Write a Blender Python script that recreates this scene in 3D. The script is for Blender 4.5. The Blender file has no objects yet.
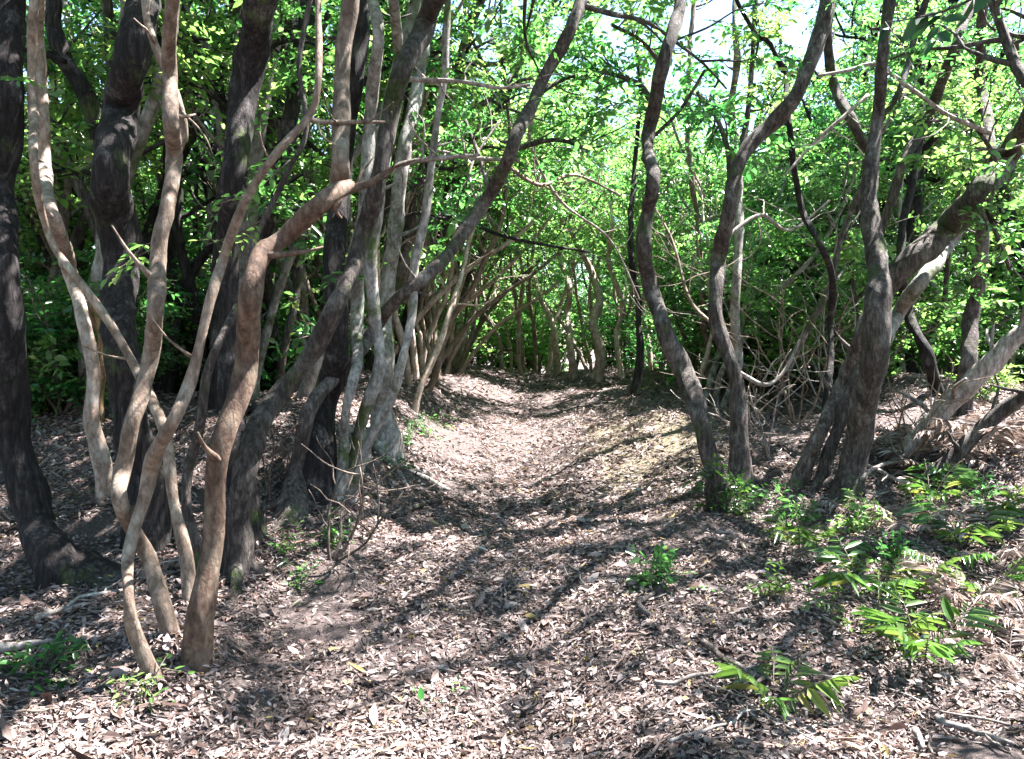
import bpy, math, random
import numpy as np
from mathutils import Vector

# ------------------------------------------------------------------ camera, sky, sun
scene = bpy.context.scene
col = scene.collection
F = 804.0
W, H = 1024, 759
HORIZON = 338.0
PITCH = math.atan((H / 2 - HORIZON) / F)
CAM = np.array([0.0, 0.0, 1.5])
cam_data = bpy.data.cameras.new("camera")
cam = bpy.data.objects.new("camera", cam_data)
col.objects.link(cam)
cam.location = CAM
cam.rotation_euler = (math.pi / 2 - PITCH, 0, 0)
cam_data.sensor_fit = 'HORIZONTAL'
cam_data.sensor_width = 36.0
cam_data.lens = 36.0 * F / W
cam_data.clip_end = 6000
cam_data.clip_start = 0.05
scene.camera = cam

SUN_AZ, SUN_EL = math.radians(64), math.radians(60)
world = bpy.data.worlds.new("World")
scene.world = world
world.use_nodes = True
wn = world.node_tree.nodes
sky = wn.new('ShaderNodeTexSky')
sky.sky_type = 'NISHITA'
sky.sun_disc = False
sky.sun_elevation = SUN_EL
sky.sun_rotation = SUN_AZ
sky.air_density = 1.0
sky.dust_density = 0.4
world.node_tree.links.new(sky.outputs[0], wn['Background'].inputs[0])
wn['Background'].inputs[1].default_value = 0.052
sd = bpy.data.lights.new("sun", 'SUN')
sd.energy = 5.0
sd.angle = math.radians(0.5)
sd.color = (1.0, 0.965, 0.955)
so = bpy.data.objects.new("sun", sd)
col.objects.link(so)
TO_SUN = Vector((math.sin(SUN_AZ) * math.cos(SUN_EL), math.cos(SUN_AZ) * math.cos(SUN_EL), math.sin(SUN_EL)))
so.rotation_euler = TO_SUN.to_track_quat('Z', 'Y').to_euler()
so.location = (0, 0, 30)
scene.view_settings.view_transform = 'Standard'
scene.view_settings.look = 'None'
scene.view_settings.gamma = 1
scene.view_settings.exposure = 3.35
scene.cycles.max_bounces = 8
scene.cycles.diffuse_bounces = 5
scene.cycles.glossy_bounces = 2
scene.cycles.transmission_bounces = 4
scene.cycles.use_denoising = True
scene.cycles.sample_clamp_indirect = 6

R = np.random.default_rng(11)
random.seed(5)

# ------------------------------------------------------------------ noise and ground shape
_perm = np.random.default_rng(3).random((64, 64, 64)).astype(np.float64)

def vnoise(p, scale=1.0):
    p = np.asarray(p, float) * scale
    i = np.floor(p).astype(int)
    f = p - i
    f = f * f * (3 - 2 * f)
    out = 0
    for a in (0, 1):
        for b in (0, 1):
            for c in (0, 1):
                w = (f[..., 0] if a else 1 - f[..., 0]) * (f[..., 1] if b else 1 - f[..., 1]) * (f[..., 2] if c else 1 - f[..., 2])
                out = out + w * _perm[(i[..., 0] + a) % 64, (i[..., 1] + b) % 64, (i[..., 2] + c) % 64]
    return out * 2 - 1

def sstep(a, b, x):
    t = np.clip((x - a) / (b - a), 0, 1)
    return t * t * (3 - 2 * t)

def path_x(y):
    return 0.05 + 0.045 * np.clip(y - 4, 0, 40)

def ground(x, y):
    x = np.asarray(x, float)
    y = np.asarray(y, float)
    yy = np.clip(y, -5, 60)
    z = 0.066 * np.clip(yy - 3, 0, 12.0) - 0.05 * np.clip(yy - 17, 0, 30)
    dx = x - path_x(yy)
    near = sstep(4.0, 7.0, yy)
    # banks either side of the worn path
    z = z + (0.14 + 0.5 * near * (1 - sstep(9, 13.5, yy))) * sstep(0.7, 2.1, -dx)
    z = z + (0.06 + 0.12 * near * (1 - sstep(9, 14, yy))) * sstep(0.7, 1.5, dx)
    z = z + 0.28 * sstep(2.6, 4.2, dx) * sstep(4, 7, yy) * (1 - sstep(10, 15, yy))
    z = z - 0.1 * np.exp(-(dx / 0.5) ** 2)
    # the ridge falls away
    z = z - 0.10 * np.clip(np.abs(dx) - 9, 0, 200) - 8 * sstep(40, 120, np.abs(dx)) - 10 * sstep(45, 140, np.abs(y))
    p = np.stack([x, y, x * 0], -1)
    z = z + 0.07 * sstep(.5, 1.3, np.abs(dx)) * vnoise(p + 13, 2.6) + 0.10 * vnoise(p, 0.6) + 0.05 * vnoise(p + 7, 1.7) + 0.018 * vnoise(p + 3, 5.0) + 0.01 * vnoise(p + 5, 11.0)
    return z

def P(px, py, Y):
    """The point seen at a pixel, Y metres ahead of the camera."""
    a = PITCH
    x = (px - W / 2) / F
    v = -(py - H / 2) / F
    d = np.array([x, math.cos(a) + v * math.sin(a), -math.sin(a) + v * math.cos(a)])
    return CAM + d * (Y / d[1])

def hit(px, py):
    """Ground point under a pixel."""
    for Y in np.arange(1.8, 40, 0.02):
        q = P(px, py, Y)
        if q[2] <= float(ground(q[0], q[1])):
            return q
    return P(px, py, 22)

# ------------------------------------------------------------------ mesh building
class MB:
    def __init__(s):
        s.v = []; s.n = 0; s.q = []; s.qm = []; s.t = []; s.tm = []
    def add(s, verts, quads=None, tris=None, m=0):
        verts = np.asarray(verts, float).reshape(-1, 3)
        if quads is not None and len(quads):
            s.q.append(np.asarray(quads, int).reshape(-1, 4) + s.n); s.qm.append(np.full(len(s.q[-1]), m))
        if tris is not None and len(tris):
            s.t.append(np.asarray(tris, int).reshape(-1, 3) + s.n); s.tm.append(np.full(len(s.t[-1]), m))
        s.v.append(verts); s.n += len(verts)
    def build(s, name, mats, parent=None, loc=None, smooth=True):
        me = bpy.data.meshes.new(name)
        v = np.concatenate(s.v) if s.v else np.zeros((0, 3))
        if loc is not None:
            v = v - np.asarray(loc)
        q = np.concatenate(s.q) if s.q else np.zeros((0, 4), int)
        t = np.concatenate(s.t) if s.t else np.zeros((0, 3), int)
        qm = np.concatenate(s.qm) if s.qm else np.zeros(0, int)
        tm = np.concatenate(s.tm) if s.tm else np.zeros(0, int)
        me.vertices.add(len(v)); me.vertices.foreach_set('co', v.astype(np.float32).ravel())
        loops = np.concatenate([q.ravel(), t.ravel()]).astype(np.int32)
        me.loops.add(len(loops)); me.loops.foreach_set('vertex_index', loops)
        starts = np.concatenate([np.arange(len(q)) * 4, len(q) * 4 + np.arange(len(t)) * 3]).astype(np.int32)
        me.polygons.add(len(starts)); me.polygons.foreach_set('loop_start', starts)
        me.polygons.foreach_set('material_index', np.concatenate([qm, tm]).astype(np.int32))
        me.polygons.foreach_set('use_smooth', np.full(len(starts), smooth))
        if not isinstance(mats, (list, tuple)):
            mats = [mats]
        for m in mats:
            me.materials.append(m)
        me.update(calc_edges=True)
        me.validate()
        o = bpy.data.objects.new(name, me)
        col.objects.link(o)
        if parent is not None:
            o.parent = parent
        return o

def unit(v):
    v = np.asarray(v, float)
    return v / (np.linalg.norm(v, axis=-1, keepdims=True) + 1e-12)

def smooth_line(pts, step):
    """Catmull-Rom through rows of (x, y, z, r)."""
    p = np.asarray(pts, float)
    if len(p) < 3:
        n = max(2, int(np.linalg.norm(p[-1, :3] - p[0, :3]) / step) + 1)
        return p[0] + (p[-1] - p[0]) * np.linspace(0, 1, n)[:, None]
    e = np.vstack([2 * p[0] - p[1], p, 2 * p[-1] - p[-2]])
    e[0, 3] = p[0, 3]; e[-1, 3] = p[-1, 3]
    out = []
    for i in range(1, len(e) - 2):
        n = max(2, int(np.linalg.norm(e[i + 1, :3] - e[i, :3]) / step))
        t = np.linspace(0, 1, n, endpoint=False)[:, None]
        a, b, c, d = e[i - 1], e[i], e[i + 1], e[i + 2]
        out.append(0.5 * (2 * b + (c - a) * t + (2 * a - 5 * b + 4 * c - d) * t ** 2 + (3 * b - a - 3 * c + d) * t ** 3))
    out.append(p[-1:])
    o = np.vstack(out)
    o[:, 3] = np.maximum(o[:, 3], 0.001)
    return o

def tube(mb, pts, sides=8, step=0.1, rough=0.08, m=0, wob=0.0):
    L = smooth_line(pts, step)
    c, r = L[:, :3].copy(), L[:, 3]
    n = len(c)
    if wob:
        k = np.stack([c[:, 2] * 3, c[:, 0] * 3, np.arange(n) * 0.0], -1)
        c[1:-1] += (wob * np.stack([vnoise(k + 1, 1), vnoise(k + 9, 1), vnoise(k + 17, 1) * 0.3], -1))[1:-1]
    t = unit(np.gradient(c, axis=0))
    ref = np.array([0.0, 1.0, 0.0]) if abs(t[0, 1]) < 0.9 else np.array([1.0, 0, 0])
    u = unit(ref - t[0] * ref.dot(t[0]))
    us = [u]
    for i in range(1, n):
        u = us[-1] - t[i] * us[-1].dot(t[i])
        us.append(u / (np.linalg.norm(u) + 1e-9))
    us = np.array(us)
    w = np.cross(t, us)
    a = np.arange(sides) * 2 * math.pi / sides
    dirs = us[:, None] * np.cos(a)[None, :, None] + w[:, None] * np.sin(a)[None, :, None]
    rr = np.repeat(r[:, None], sides, 1)
    if rough:
        q = c[:, None] + dirs * r[:, None, None]
        rr = rr * (1 + rough * 1.5 * vnoise(q + 3, 6.0) + rough * 1.2 * vnoise(q * np.array([1, 1, 0.35]) + 11, 22.0))
    if r.max() > 0.012 and rough >= .08:
        arc = np.concatenate([[0], np.cumsum(np.linalg.norm(np.diff(c, axis=0), axis=1))])
        kr = np.random.default_rng(int(abs(c[0, 0] * 7919 + c[-1, 2] * 104729)) % 2 ** 31)
        rr *= 1 + .09 * vnoise(np.stack([arc, arc * 0 + c[0, 0], arc * 0], -1), 4.5)[:, None]
        for _ in range(int(arc[-1] / .28)):
            s0, a0, w0 = kr.uniform(0, arc[-1]), kr.uniform(0, 6.28), kr.uniform(.6, 1.4) * r.mean()
            da = np.abs((a - a0 + math.pi) % (2 * math.pi) - math.pi)
            rr *= 1 + kr.uniform(-.15, .32) * np.exp(-((arc - s0) / w0) ** 2)[:, None] * np.exp(-(da / .6) ** 2)[None]
    v = c[:, None] + dirs * rr[..., None]
    i = np.arange(n - 1)[:, None] * sides
    j = np.arange(sides)[None]
    j2 = (j + 1) % sides
    quads = np.stack([i + j, i + j2, i + sides + j2, i + sides + j], -1).reshape(-1, 4)
    verts = np.vstack([v.reshape(-1, 3), c[0] - t[0] * r[0] * 0.3, c[-1] + t[-1] * r[-1] * 0.4])
    k = n * sides
    jj = np.arange(sides)
    tris = np.vstack([np.stack([(jj + 1) % sides, jj, np.full(sides, k)], -1),
                      np.stack([(n - 1) * sides + jj, (n - 1) * sides + (jj + 1) % sides, np.full(sides, k + 1)], -1)])
    mb.add(verts, quads, tris, m)
    return L

LEAF_T = np.array([0.0, 0.3, 0.68, 1.0])

def leaves(mb, base, d, nrm, ln, wd, m=0, curl=0.15, fold=0.12):
    """Leaf blades: base points, directions, normals (N,3), lengths (N)."""
    d = unit(d)
    nrm = unit(nrm - d * np.sum(nrm * d, -1, keepdims=True))
    s = np.cross(d, nrm)
    ln = ln[:, None]
    w = ln * np.asarray(wd).reshape(-1, 1)
    tip = base + d * ln - nrm * ln * curl
    l1 = base + d * ln * 0.30 - s * w * 0.5 + nrm * w * fold
    l2 = base + d * ln * 0.66 - s * w * 0.42 + nrm * (w * fold - ln * curl * 0.35)
    r1 = base + d * ln * 0.30 + s * w * 0.5 + nrm * w * fold
    r2 = base + d * ln * 0.66 + s * w * 0.42 + nrm * (w * fold - ln * curl * 0.35)
    n = len(base)
    v = np.stack([base, l1, l2, tip, r2, r1], 1).reshape(-1, 3)
    o = np.arange(n)[:, None] * 6
    q = np.vstack([o + np.array([[0, 3, 2, 1]]), o + np.array([[0, 5, 4, 3]])])
    mb.add(v, q, None, m)

def sprays(mb, c, d, rng, n=9, length=0.35, leaf=0.075, wd=0.45, m=0, twig_m=1, twig=True):
    """Flat leafy twigs starting at points c along directions d."""
    c = np.asarray(c, float); d = unit(np.asarray(d, float))
    N = len(c)
    if N == 0:
        return
    L = length * (0.6 + 0.8 * rng.random(N))
    k = (np.arange(n) + 0.7) / n
    up = unit(np.array([0, 0, 1.0]) + rng.normal(0, 0.35, (N, 3)))
    side = unit(np.cross(d, up))
    up = np.cross(side, d)
    pos = c[:, None] + d[:, None] * (L[:, None] * k)[..., None] - np.array([0, 0, 1.0]) * (L[:, None] * 0.18 * k ** 2)[..., None]
    sg = np.where(np.arange(n) % 2 == 0, 1.0, -1.0)
    sg[-1] = 0.1
    dirs = d[:, None] * 0.6 + side[:, None] * sg[None, :, None] + rng.normal(0, 0.28, (N, n, 3)) - np.array([0, 0, 0.18])
    nr = up[:, None] + rng.normal(0, 0.38, (N, n, 3))
    ln = leaf * (0.6 + 0.75 * rng.random((N, 1))) * (0.7 + 0.55 * rng.random((N, n))) * (0.75 + 0.35 * np.sin(np.pi * k))[None]
    leaves(mb, pos.reshape(-1, 3), dirs.reshape(-1, 3), nr.reshape(-1, 3), ln.ravel(), wd * (0.85 + 0.3 * rng.random(N * n)), m, 0.12, 0.15)
    if twig:
        r = 0.0022
        a = np.array([0, 2.1, 4.2])
        ring = side[:, None] * np.cos(a)[None, :, None] + up[:, None] * np.sin(a)[None, :, None]
        v0 = c[:, None] + ring * r
        v1 = pos[:, n // 2][:, None] + ring * r
        v2 = pos[:, -1][:, None] + ring * r * 0.5
        v = np.concatenate([v0, v1, v2], 1).reshape(-1, 3)
        o = np.arange(N)[:, None] * 9
        q = np.vstack([o + np.array([[b + j, b + (j + 1) % 3, b + 3 + (j + 1) % 3, b + 3 + j]]) for b in (0, 3) for j in range(3)])
        mb.add(v, q, None, twig_m)

# ------------------------------------------------------------------ materials
def new_mat(name):
    m = bpy.data.materials.new(name)
    m.use_nodes = True
    nt = m.node_tree
    return m, nt, nt.nodes, nt.links, nt.nodes['Principled BSDF']

def ramp(nodes, stops, interp='LINEAR'):
    r = nodes.new('ShaderNodeValToRGB')
    r.color_ramp.interpolation = interp
    while len(r.color_ramp.elements) < len(stops):
        r.color_ramp.elements.new(0.5)
    for e, (p, c) in zip(r.color_ramp.elements, stops):
        e.position = p
        e.color = (*c, 1)
    return r

def noise(nodes, links, vec, scale, detail=6, rough=0.6):
    n = nodes.new('ShaderNodeTexNoise')
    n.inputs['Scale'].default_value = scale
    n.inputs['Detail'].default_value = detail
    n.inputs['Roughness'].default_value = rough
    links.new(vec, n.inputs['Vector'])
    return n

def mixc(nodes, links, fac, a, b, blend='MIX'):
    x = nodes.new('ShaderNodeMix')
    x.data_type = 'RGBA'
    x.blend_type = blend
    for s, val in ((0, fac), (6, a), (7, b)):
        if hasattr(val, 'links'):
            links.new(val, x.inputs[s])
        elif s == 0:
            x.inputs[0].default_value = val
        else:
            x.inputs[s].default_value = (*val, 1)
    return x.outputs[2]

def leaf_mat(name, stops, trans, fac=0.45, rough=0.27, hue=0.025):
    m, nt, N, L, b = new_mat(name)
    geo = N.new('ShaderNodeNewGeometry')
    oi = N.new('ShaderNodeObjectInfo')
    rp = ramp(N, stops)
    L.new(geo.outputs['Random Per Island'], rp.inputs[0])
    hs = N.new('ShaderNodeHueSaturation')
    mr = N.new('ShaderNodeMapRange')
    mr.inputs['To Min'].default_value = 0.5 - hue
    mr.inputs['To Max'].default_value = 0.5 + hue
    L.new(oi.outputs['Random'], mr.inputs[0])
    L.new(mr.outputs[0], hs.inputs['Hue'])
    tc = N.new('ShaderNodeTexCoord')
    nz = noise(N, L, tc.outputs['Object'], 1.3, 2)
    mv = N.new('ShaderNodeMapRange')
    mv.inputs['From Min'].default_value = 0.3
    mv.inputs['From Max'].default_value = 0.7
    mv.inputs['To Min'].default_value = 0.7
    mv.inputs['To Max'].default_value = 1.3
    L.new(nz.outputs['Fac'], mv.inputs[0])
    L.new(mv.outputs[0], hs.inputs['Value'])
    L.new(rp.outputs[0], hs.inputs['Color'])
    L.new(hs.outputs[0], b.inputs['Base Color'])
    b.inputs['Roughness'].default_value = rough
    b.inputs['Specular IOR Level'].default_value = 0.6 if rough < .4 else .3
    tr = N.new('ShaderNodeBsdfTranslucent')
    tcx = mixc(N, L, 1.0, hs.outputs[0], trans, 'MULTIPLY')
    L.new(tcx, tr.inputs['Color'])
    mx = N.new('ShaderNodeMixShader')
    mx.inputs[0].default_value = fac
    L.new(b.outputs[0], mx.inputs[1])
    L.new(tr.outputs[0], mx.inputs[2])
    L.new(mx.outputs[0], N['Material Output'].inputs['Surface'])
    return m

def bark_mat(name, c_dark, c_mid, c_pale, lichen=0.5, lichen_col=(0.42, 0.42, 0.38), scale=14, bump=0.02, stretch=0.28, moss=0.0, crack=0.3):
    m, nt, N, L, b = new_mat(name)
    tc = N.new('ShaderNodeTexCoord')
    mp = N.new('ShaderNodeMapping')
    mp.inputs['Scale'].default_value = (1, 1, stretch)
    L.new(tc.outputs['Object'], mp.inputs[0])
    n1 = noise(N, L, mp.outputs[0], scale * 2.2, 8, 0.7)
    rp = ramp(N, [(0.33, c_dark), (0.5, c_mid), (0.68, c_pale)])
    L.new(n1.outputs['Fac'], rp.inputs[0])
    vo = N.new('ShaderNodeTexVoronoi')
    vo.feature = 'DISTANCE_TO_EDGE'
    vo.inputs['Scale'].default_value = scale * 2.6
    wv = N.new('ShaderNodeVectorMath'); wv.operation = 'MULTIPLY_ADD'
    L.new(n1.outputs['Color'], wv.inputs[0]); wv.inputs[1].default_value = (.07, .07, .07)
    L.new(mp.outputs[0], wv.inputs[2])
    L.new(wv.outputs[0], vo.inputs['Vector'])
    cr = ramp(N, [(0.0, (1 - crack, 1 - crack, 1 - crack)), (0.16, (1, 1, 1))])
    L.new(vo.outputs['Distance'], cr.inputs[0])
    hgt = N.new('ShaderNodeMath'); hgt.operation = 'MULTIPLY'
    L.new(cr.outputs[0], hgt.inputs[0]); L.new(n1.outputs['Fac'], hgt.inputs[1])
    n2 = noise(N, L, tc.outputs['Object'], 5.5, 5, 0.6)
    n3 = noise(N, L, tc.outputs['Object'], 45, 3, 0.6)
    ad = N.new('ShaderNodeMath'); ad.operation = 'MULTIPLY_ADD'
    L.new(n3.outputs['Fac'], ad.inputs[0]); ad.inputs[1].default_value = 0.25
    L.new(n2.outputs['Fac'], ad.inputs[2])
    lr = ramp(N, [(0.76 - 0.16 * lichen, (0, 0, 0)), (0.98 - 0.16 * lichen, (.75, .75, .75))])
    L.new(ad.outputs[0], lr.inputs[0])
    c = mixc(N, L, lr.outputs[0], rp.outputs[0], lichen_col)
    if moss:
        n4 = noise(N, L, tc.outputs['Object'], 3.1, 5, 0.65)
        mr = ramp(N, [(0.62 - 0.2 * moss, (0, 0, 0)), (0.72 - 0.2 * moss, (1, 1, 1))])
        L.new(n4.outputs['Fac'], mr.inputs[0])
        c = mixc(N, L, mr.outputs[0], c, (0.06, 0.08, 0.025))
    oi = N.new('ShaderNodeObjectInfo')
    hs = N.new('ShaderNodeHueSaturation')
    mr2 = N.new('ShaderNodeMapRange')
    mr2.inputs['To Min'].default_value = 0.75
    mr2.inputs['To Max'].default_value = 1.25
    L.new(oi.outputs['Random'], mr2.inputs[0])
    L.new(mr2.outputs[0], hs.inputs['Value'])
    c = mixc(N, L, 1.0, c, cr.outputs[0], 'MULTIPLY')
    L.new(c, hs.inputs['Color'])
    L.new(hs.outputs[0], b.inputs['Base Color'])
    b.inputs['Roughness'].default_value = 0.85
    b.inputs['Specular IOR Level'].default_value = 0.25
    bp = N.new('ShaderNodeBump')
    bp.inputs['Strength'].default_value = 0.8
    bp.inputs['Distance'].default_value = bump
    L.new(hgt.outputs[0], bp.inputs['Height'])
    L.new(bp.outputs[0], b.inputs['Normal'])
    return m

M = {}
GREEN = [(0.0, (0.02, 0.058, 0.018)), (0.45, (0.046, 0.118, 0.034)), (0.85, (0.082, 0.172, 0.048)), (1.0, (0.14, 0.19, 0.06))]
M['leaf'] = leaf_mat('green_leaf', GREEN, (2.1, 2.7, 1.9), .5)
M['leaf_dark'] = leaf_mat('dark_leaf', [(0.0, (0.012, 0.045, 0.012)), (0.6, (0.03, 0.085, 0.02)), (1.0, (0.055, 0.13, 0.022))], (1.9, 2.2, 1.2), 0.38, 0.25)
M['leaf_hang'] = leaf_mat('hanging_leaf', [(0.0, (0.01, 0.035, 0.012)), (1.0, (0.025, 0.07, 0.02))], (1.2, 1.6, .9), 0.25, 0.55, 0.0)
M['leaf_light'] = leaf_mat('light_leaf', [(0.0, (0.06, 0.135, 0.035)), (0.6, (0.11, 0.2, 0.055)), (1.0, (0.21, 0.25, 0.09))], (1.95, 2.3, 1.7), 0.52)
M['fern'] = leaf_mat('fern_leaf', [(0.0, (0.04, 0.09, 0.022)), (0.6, (0.075, 0.14, 0.035)), (0.9, (0.13, 0.18, 0.055)), (1.0, (0.2, 0.16, 0.06))], (1.7, 1.8, 1.1), 0.4)
M['dead_fern'] = leaf_mat('dead_fern', [(0.0, (0.16, 0.11, 0.09)), (0.6, (0.3, 0.24, 0.21)), (1.0, (0.45, 0.39, 0.36))], (1.0, 0.95, 0.9), 0.2, 0.8, 0.0)
LITTER = [(0.0, (0.034, 0.022, 0.018)), (0.16, (0.071, 0.046, 0.038)), (0.30, (0.134, 0.082, 0.066)), (0.42, (0.151, 0.122, 0.116)), (0.57, (0.210, 0.161, 0.147)),
          (0.69, (0.168, 0.111, 0.091)), (0.79, (0.269, 0.223, 0.210)), (0.90, (0.235, 0.178, 0.151)), (0.975, (0.361, 0.311, 0.298)), (0.99, (0.302, 0.218, 0.084)), (1.0, (0.336, 0.244, 0.092))]
M['litter'] = leaf_mat('dry_leaf', LITTER, (1.0, 0.9, 0.8), 0.12, 0.6, 0.0)
M['bark_dark'] = bark_mat('dark_bark', (0.007, 0.005, 0.005), (0.025, 0.019, 0.018), (0.065, 0.053, 0.052), 0.5, (0.2, 0.18, 0.175), 12, 0.05, .2, .2, .45)
M['bark_brown'] = bark_mat('brown_bark', (0.022, 0.016, 0.014), (0.078, 0.06, 0.052), (0.18, 0.15, 0.13), 0.85, (0.27, 0.25, 0.225), 13, 0.04, .22, .3, .42)
M['bark_orange'] = bark_mat('orange_bark', (0.03, 0.019, 0.014), (0.10, 0.06, 0.041), (0.2, 0.138, 0.1), 0.95, (0.2, 0.165, 0.12), 9, 0.012, 0.5)
M['bark_tan'] = bark_mat('tan_bark', (0.07, 0.045, 0.032), (0.16, 0.115, 0.085), (0.28, 0.225, 0.18), 0.7, (0.32, 0.29, 0.23), 10, 0.012, 0.45)
M['bark_grey'] = bark_mat('grey_bark', (0.06, 0.05, 0.045), (0.19, 0.17, 0.15), (0.36, 0.34, 0.31), 0.9, (0.46, 0.45, 0.42), 10, 0.012, 0.5, 0.4)
M['bark_pale'] = bark_mat('pale_bark', (0.16, 0.11, 0.08), (0.32, 0.24, 0.19), (0.5, 0.43, 0.37), 0.7, (0.52, 0.49, 0.45), 9, 0.008, 0.5)
M['dead_wood'] = bark_mat('dead_wood', (0.08, 0.06, 0.05), (0.24, 0.2, 0.175), (0.42, 0.38, 0.35), 0.6, (0.5, 0.48, 0.46), 14, 0.008, 0.3)
M['rotten'] = bark_mat('rotten_wood', (0.05, 0.026, 0.014), (0.2, 0.11, 0.05), (0.36, 0.25, 0.13), 0.3, (0.4, 0.35, 0.3), 14, 0.02, 0.3)
M['twig'] = bark_mat('twig_bark', (0.04, 0.03, 0.025), (0.10, 0.075, 0.06), (0.2, 0.16, 0.13), 0.2, (0.3, 0.28, 0.25), 20, 0.003)

def ground_mat():
    m, nt, N, L, b = new_mat('forest_soil')
    tc = N.new('ShaderNodeTexCoord')
    n1 = noise(N, L, tc.outputs['Object'], 55, 8, 0.8)
    rp = ramp(N, [(0.32, (0.018, 0.012, 0.011)), (0.5, (0.075, 0.052, 0.046)), (0.64, (0.19, 0.145, 0.132)), (0.8, (0.36, 0.3, 0.28))])
    L.new(n1.outputs['Fac'], rp.inputs[0])
    n2 = noise(N, L, tc.outputs['Object'], 1.6, 5, 0.6)
    # mossy, yellowish soil on the bank right of the path
    sub = N.new('ShaderNodeVectorMath'); sub.operation = 'SUBTRACT'
    L.new(tc.outputs['Object'], sub.inputs[0]); sub.inputs[1].default_value = (1.45, 8.3, 0.4)
    scl = N.new('ShaderNodeVectorMath'); scl.operation = 'MULTIPLY'
    L.new(sub.outputs[0], scl.inputs[0]); scl.inputs[1].default_value = (1.1, 0.3, 0)
    ln = N.new('ShaderNodeVectorMath'); ln.operation = 'LENGTH'
    L.new(scl.outputs[0], ln.inputs[0])
    ma = N.new('ShaderNodeMath'); ma.operation = 'MULTIPLY_ADD'
    L.new(n2.outputs['Fac'], ma.inputs[0]); ma.inputs[1].default_value = -1.2
    L.new(ln.outputs['Value'], ma.inputs[2])
    mr = ramp(N, [(0.0, (1, 1, 1)), (0.28, (0, 0, 0))])
    L.new(ma.outputs[0], mr.inputs[0])
    n5 = noise(N, L, tc.outputs['Object'], 14, 4, 0.7)
    mossr = ramp(N, [(0.35, (0.06, 0.065, 0.02)), (0.5, (0.2, 0.175, 0.06)), (0.7, (0.33, 0.29, 0.14))])
    L.new(n5.outputs['Fac'], mossr.inputs[0])
    mm = N.new('ShaderNodeMath'); mm.operation = 'MULTIPLY'
    L.new(mr.outputs[0], mm.inputs[0]); mm.inputs[1].default_value = 0.34
    c = mixc(N, L, mm.outputs[0], rp.outputs[0], mossr.outputs[0])
    L.new(c, b.inputs['Base Color'])
    b.inputs['Roughness'].default_value = 0.95
    bp = N.new('ShaderNodeBump')
    bp.inputs['Strength'].default_value = 1.0
    bp.inputs['Distance'].default_value = 0.03
    L.new(n1.outputs['Fac'], bp.inputs['Height'])
    L.new(bp.outputs[0], b.inputs['Normal'])
    return m
M['soil'] = ground_mat()

# ------------------------------------------------------------------ ground
def grow_coords(a, b, step, far):
    c = list(np.arange(a, b + 1e-6, step))
    s, x, left = step, a, []
    while x > -far:
        s *= 1.35; x -= s; left.append(x)
    s, x, right = step, b, []
    while x < far:
        s *= 1.35; x += s; right.append(x)
    return np.array(left[::-1] + c + right)

gx, gy = grow_coords(-9, 10, 0.085, 2500), grow_coords(1.0, 20, 0.085, 2500)
XX, YY = np.meshgrid(gx, gy)
ZZ = ground(XX, YY)
gm = MB()
nx, ny = len(gx), len(gy)
ii = np.arange(ny - 1)[:, None] * nx + np.arange(nx - 1)[None]
gm.add(np.stack([XX, YY, ZZ], -1).reshape(-1, 3), np.stack([ii, ii + 1, ii + nx + 1, ii + nx], -1).reshape(-1, 4))
g = gm.build('ground', M['soil'])
g['kind'] = 'structure'

# ------------------------------------------------------------------ things
def tag(o, label, cat, group=None, kind=None):
    if label: o['label'] = label
    if cat: o['category'] = cat
    if group: o['group'] = group
    if kind: o['kind'] = kind
    return o

def empty(name, loc, label, cat, group=None):
    o = bpy.data.objects.new(name, None)
    o.empty_display_size = 0.2
    col.objects.link(o)
    o.location = loc
    return tag(o, label, cat, group)

def bez(a, d, L, rng, n=5, wander=0.25, up=0.15):
    """A wandering line from a along d."""
    pts = [np.array(a, float)]
    d = unit(d)
    for i in range(n):
        d = unit(d + rng.normal(0, wander, 3) + np.array([0, 0, up]))
        pts.append(pts[-1] + d * L / n)
    return np.array(pts)

def limb(wood, tips, a, d, L, r, rng, lvl, sides=6, up=0.08):
    pts = bez(a, d, L, rng, 5, 0.22, up)
    rad = np.linspace(r, max(r * 0.35, 0.003), len(pts))
    tube(wood, np.hstack([pts, rad[:, None]]), max(4, sides), 0.14, 0.05)
    if lvl == 0:
        for i in range(1, len(pts)):
            tips.append((pts[i], unit(pts[i] - pts[i - 1])))
        return
    k = 5 if lvl == 1 else 4
    for j in range(k):
        t = 0.3 + 0.7 * (j + rng.random() * 0.6) / k
        q = t * (len(pts) - 1)
        i = min(int(q), len(pts) - 2)
        p = pts[i] + (pts[i + 1] - pts[i]) * (q - i)
        ax = unit(pts[i + 1] - pts[i])
        s = rng.normal(0, 1, 3); s[2] *= 0.55
        s = unit(s - ax * s.dot(ax))
        limb(wood, tips, p, ax * 0.55 + s * 0.85, L * (0.55 if lvl > 1 else 0.5) * (0.7 + 0.5 * rng.random()), r * 0.5, rng, lvl - 1, sides - 1, up * 0.5)

def foliage(tips, rng, per=3, spread=0.16, n=9, length=0.32, leaf=0.075, keep=1.0, wd=0.45):
    """Crown mesh from limb tips."""
    c, d = [], []
    for p, ax in tips:
        if rng.random() > keep:
            continue
        for _ in range(per):
            s = rng.normal(0, 1, 3); s[2] *= 0.4
            c.append(p + rng.normal(0, spread, 3) * 0.5); d.append(ax * 0.5 + s * 0.8)
    mb = MB()
    sprays(mb, c, d, rng, n, length, leaf, wd)
    return mb

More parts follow.
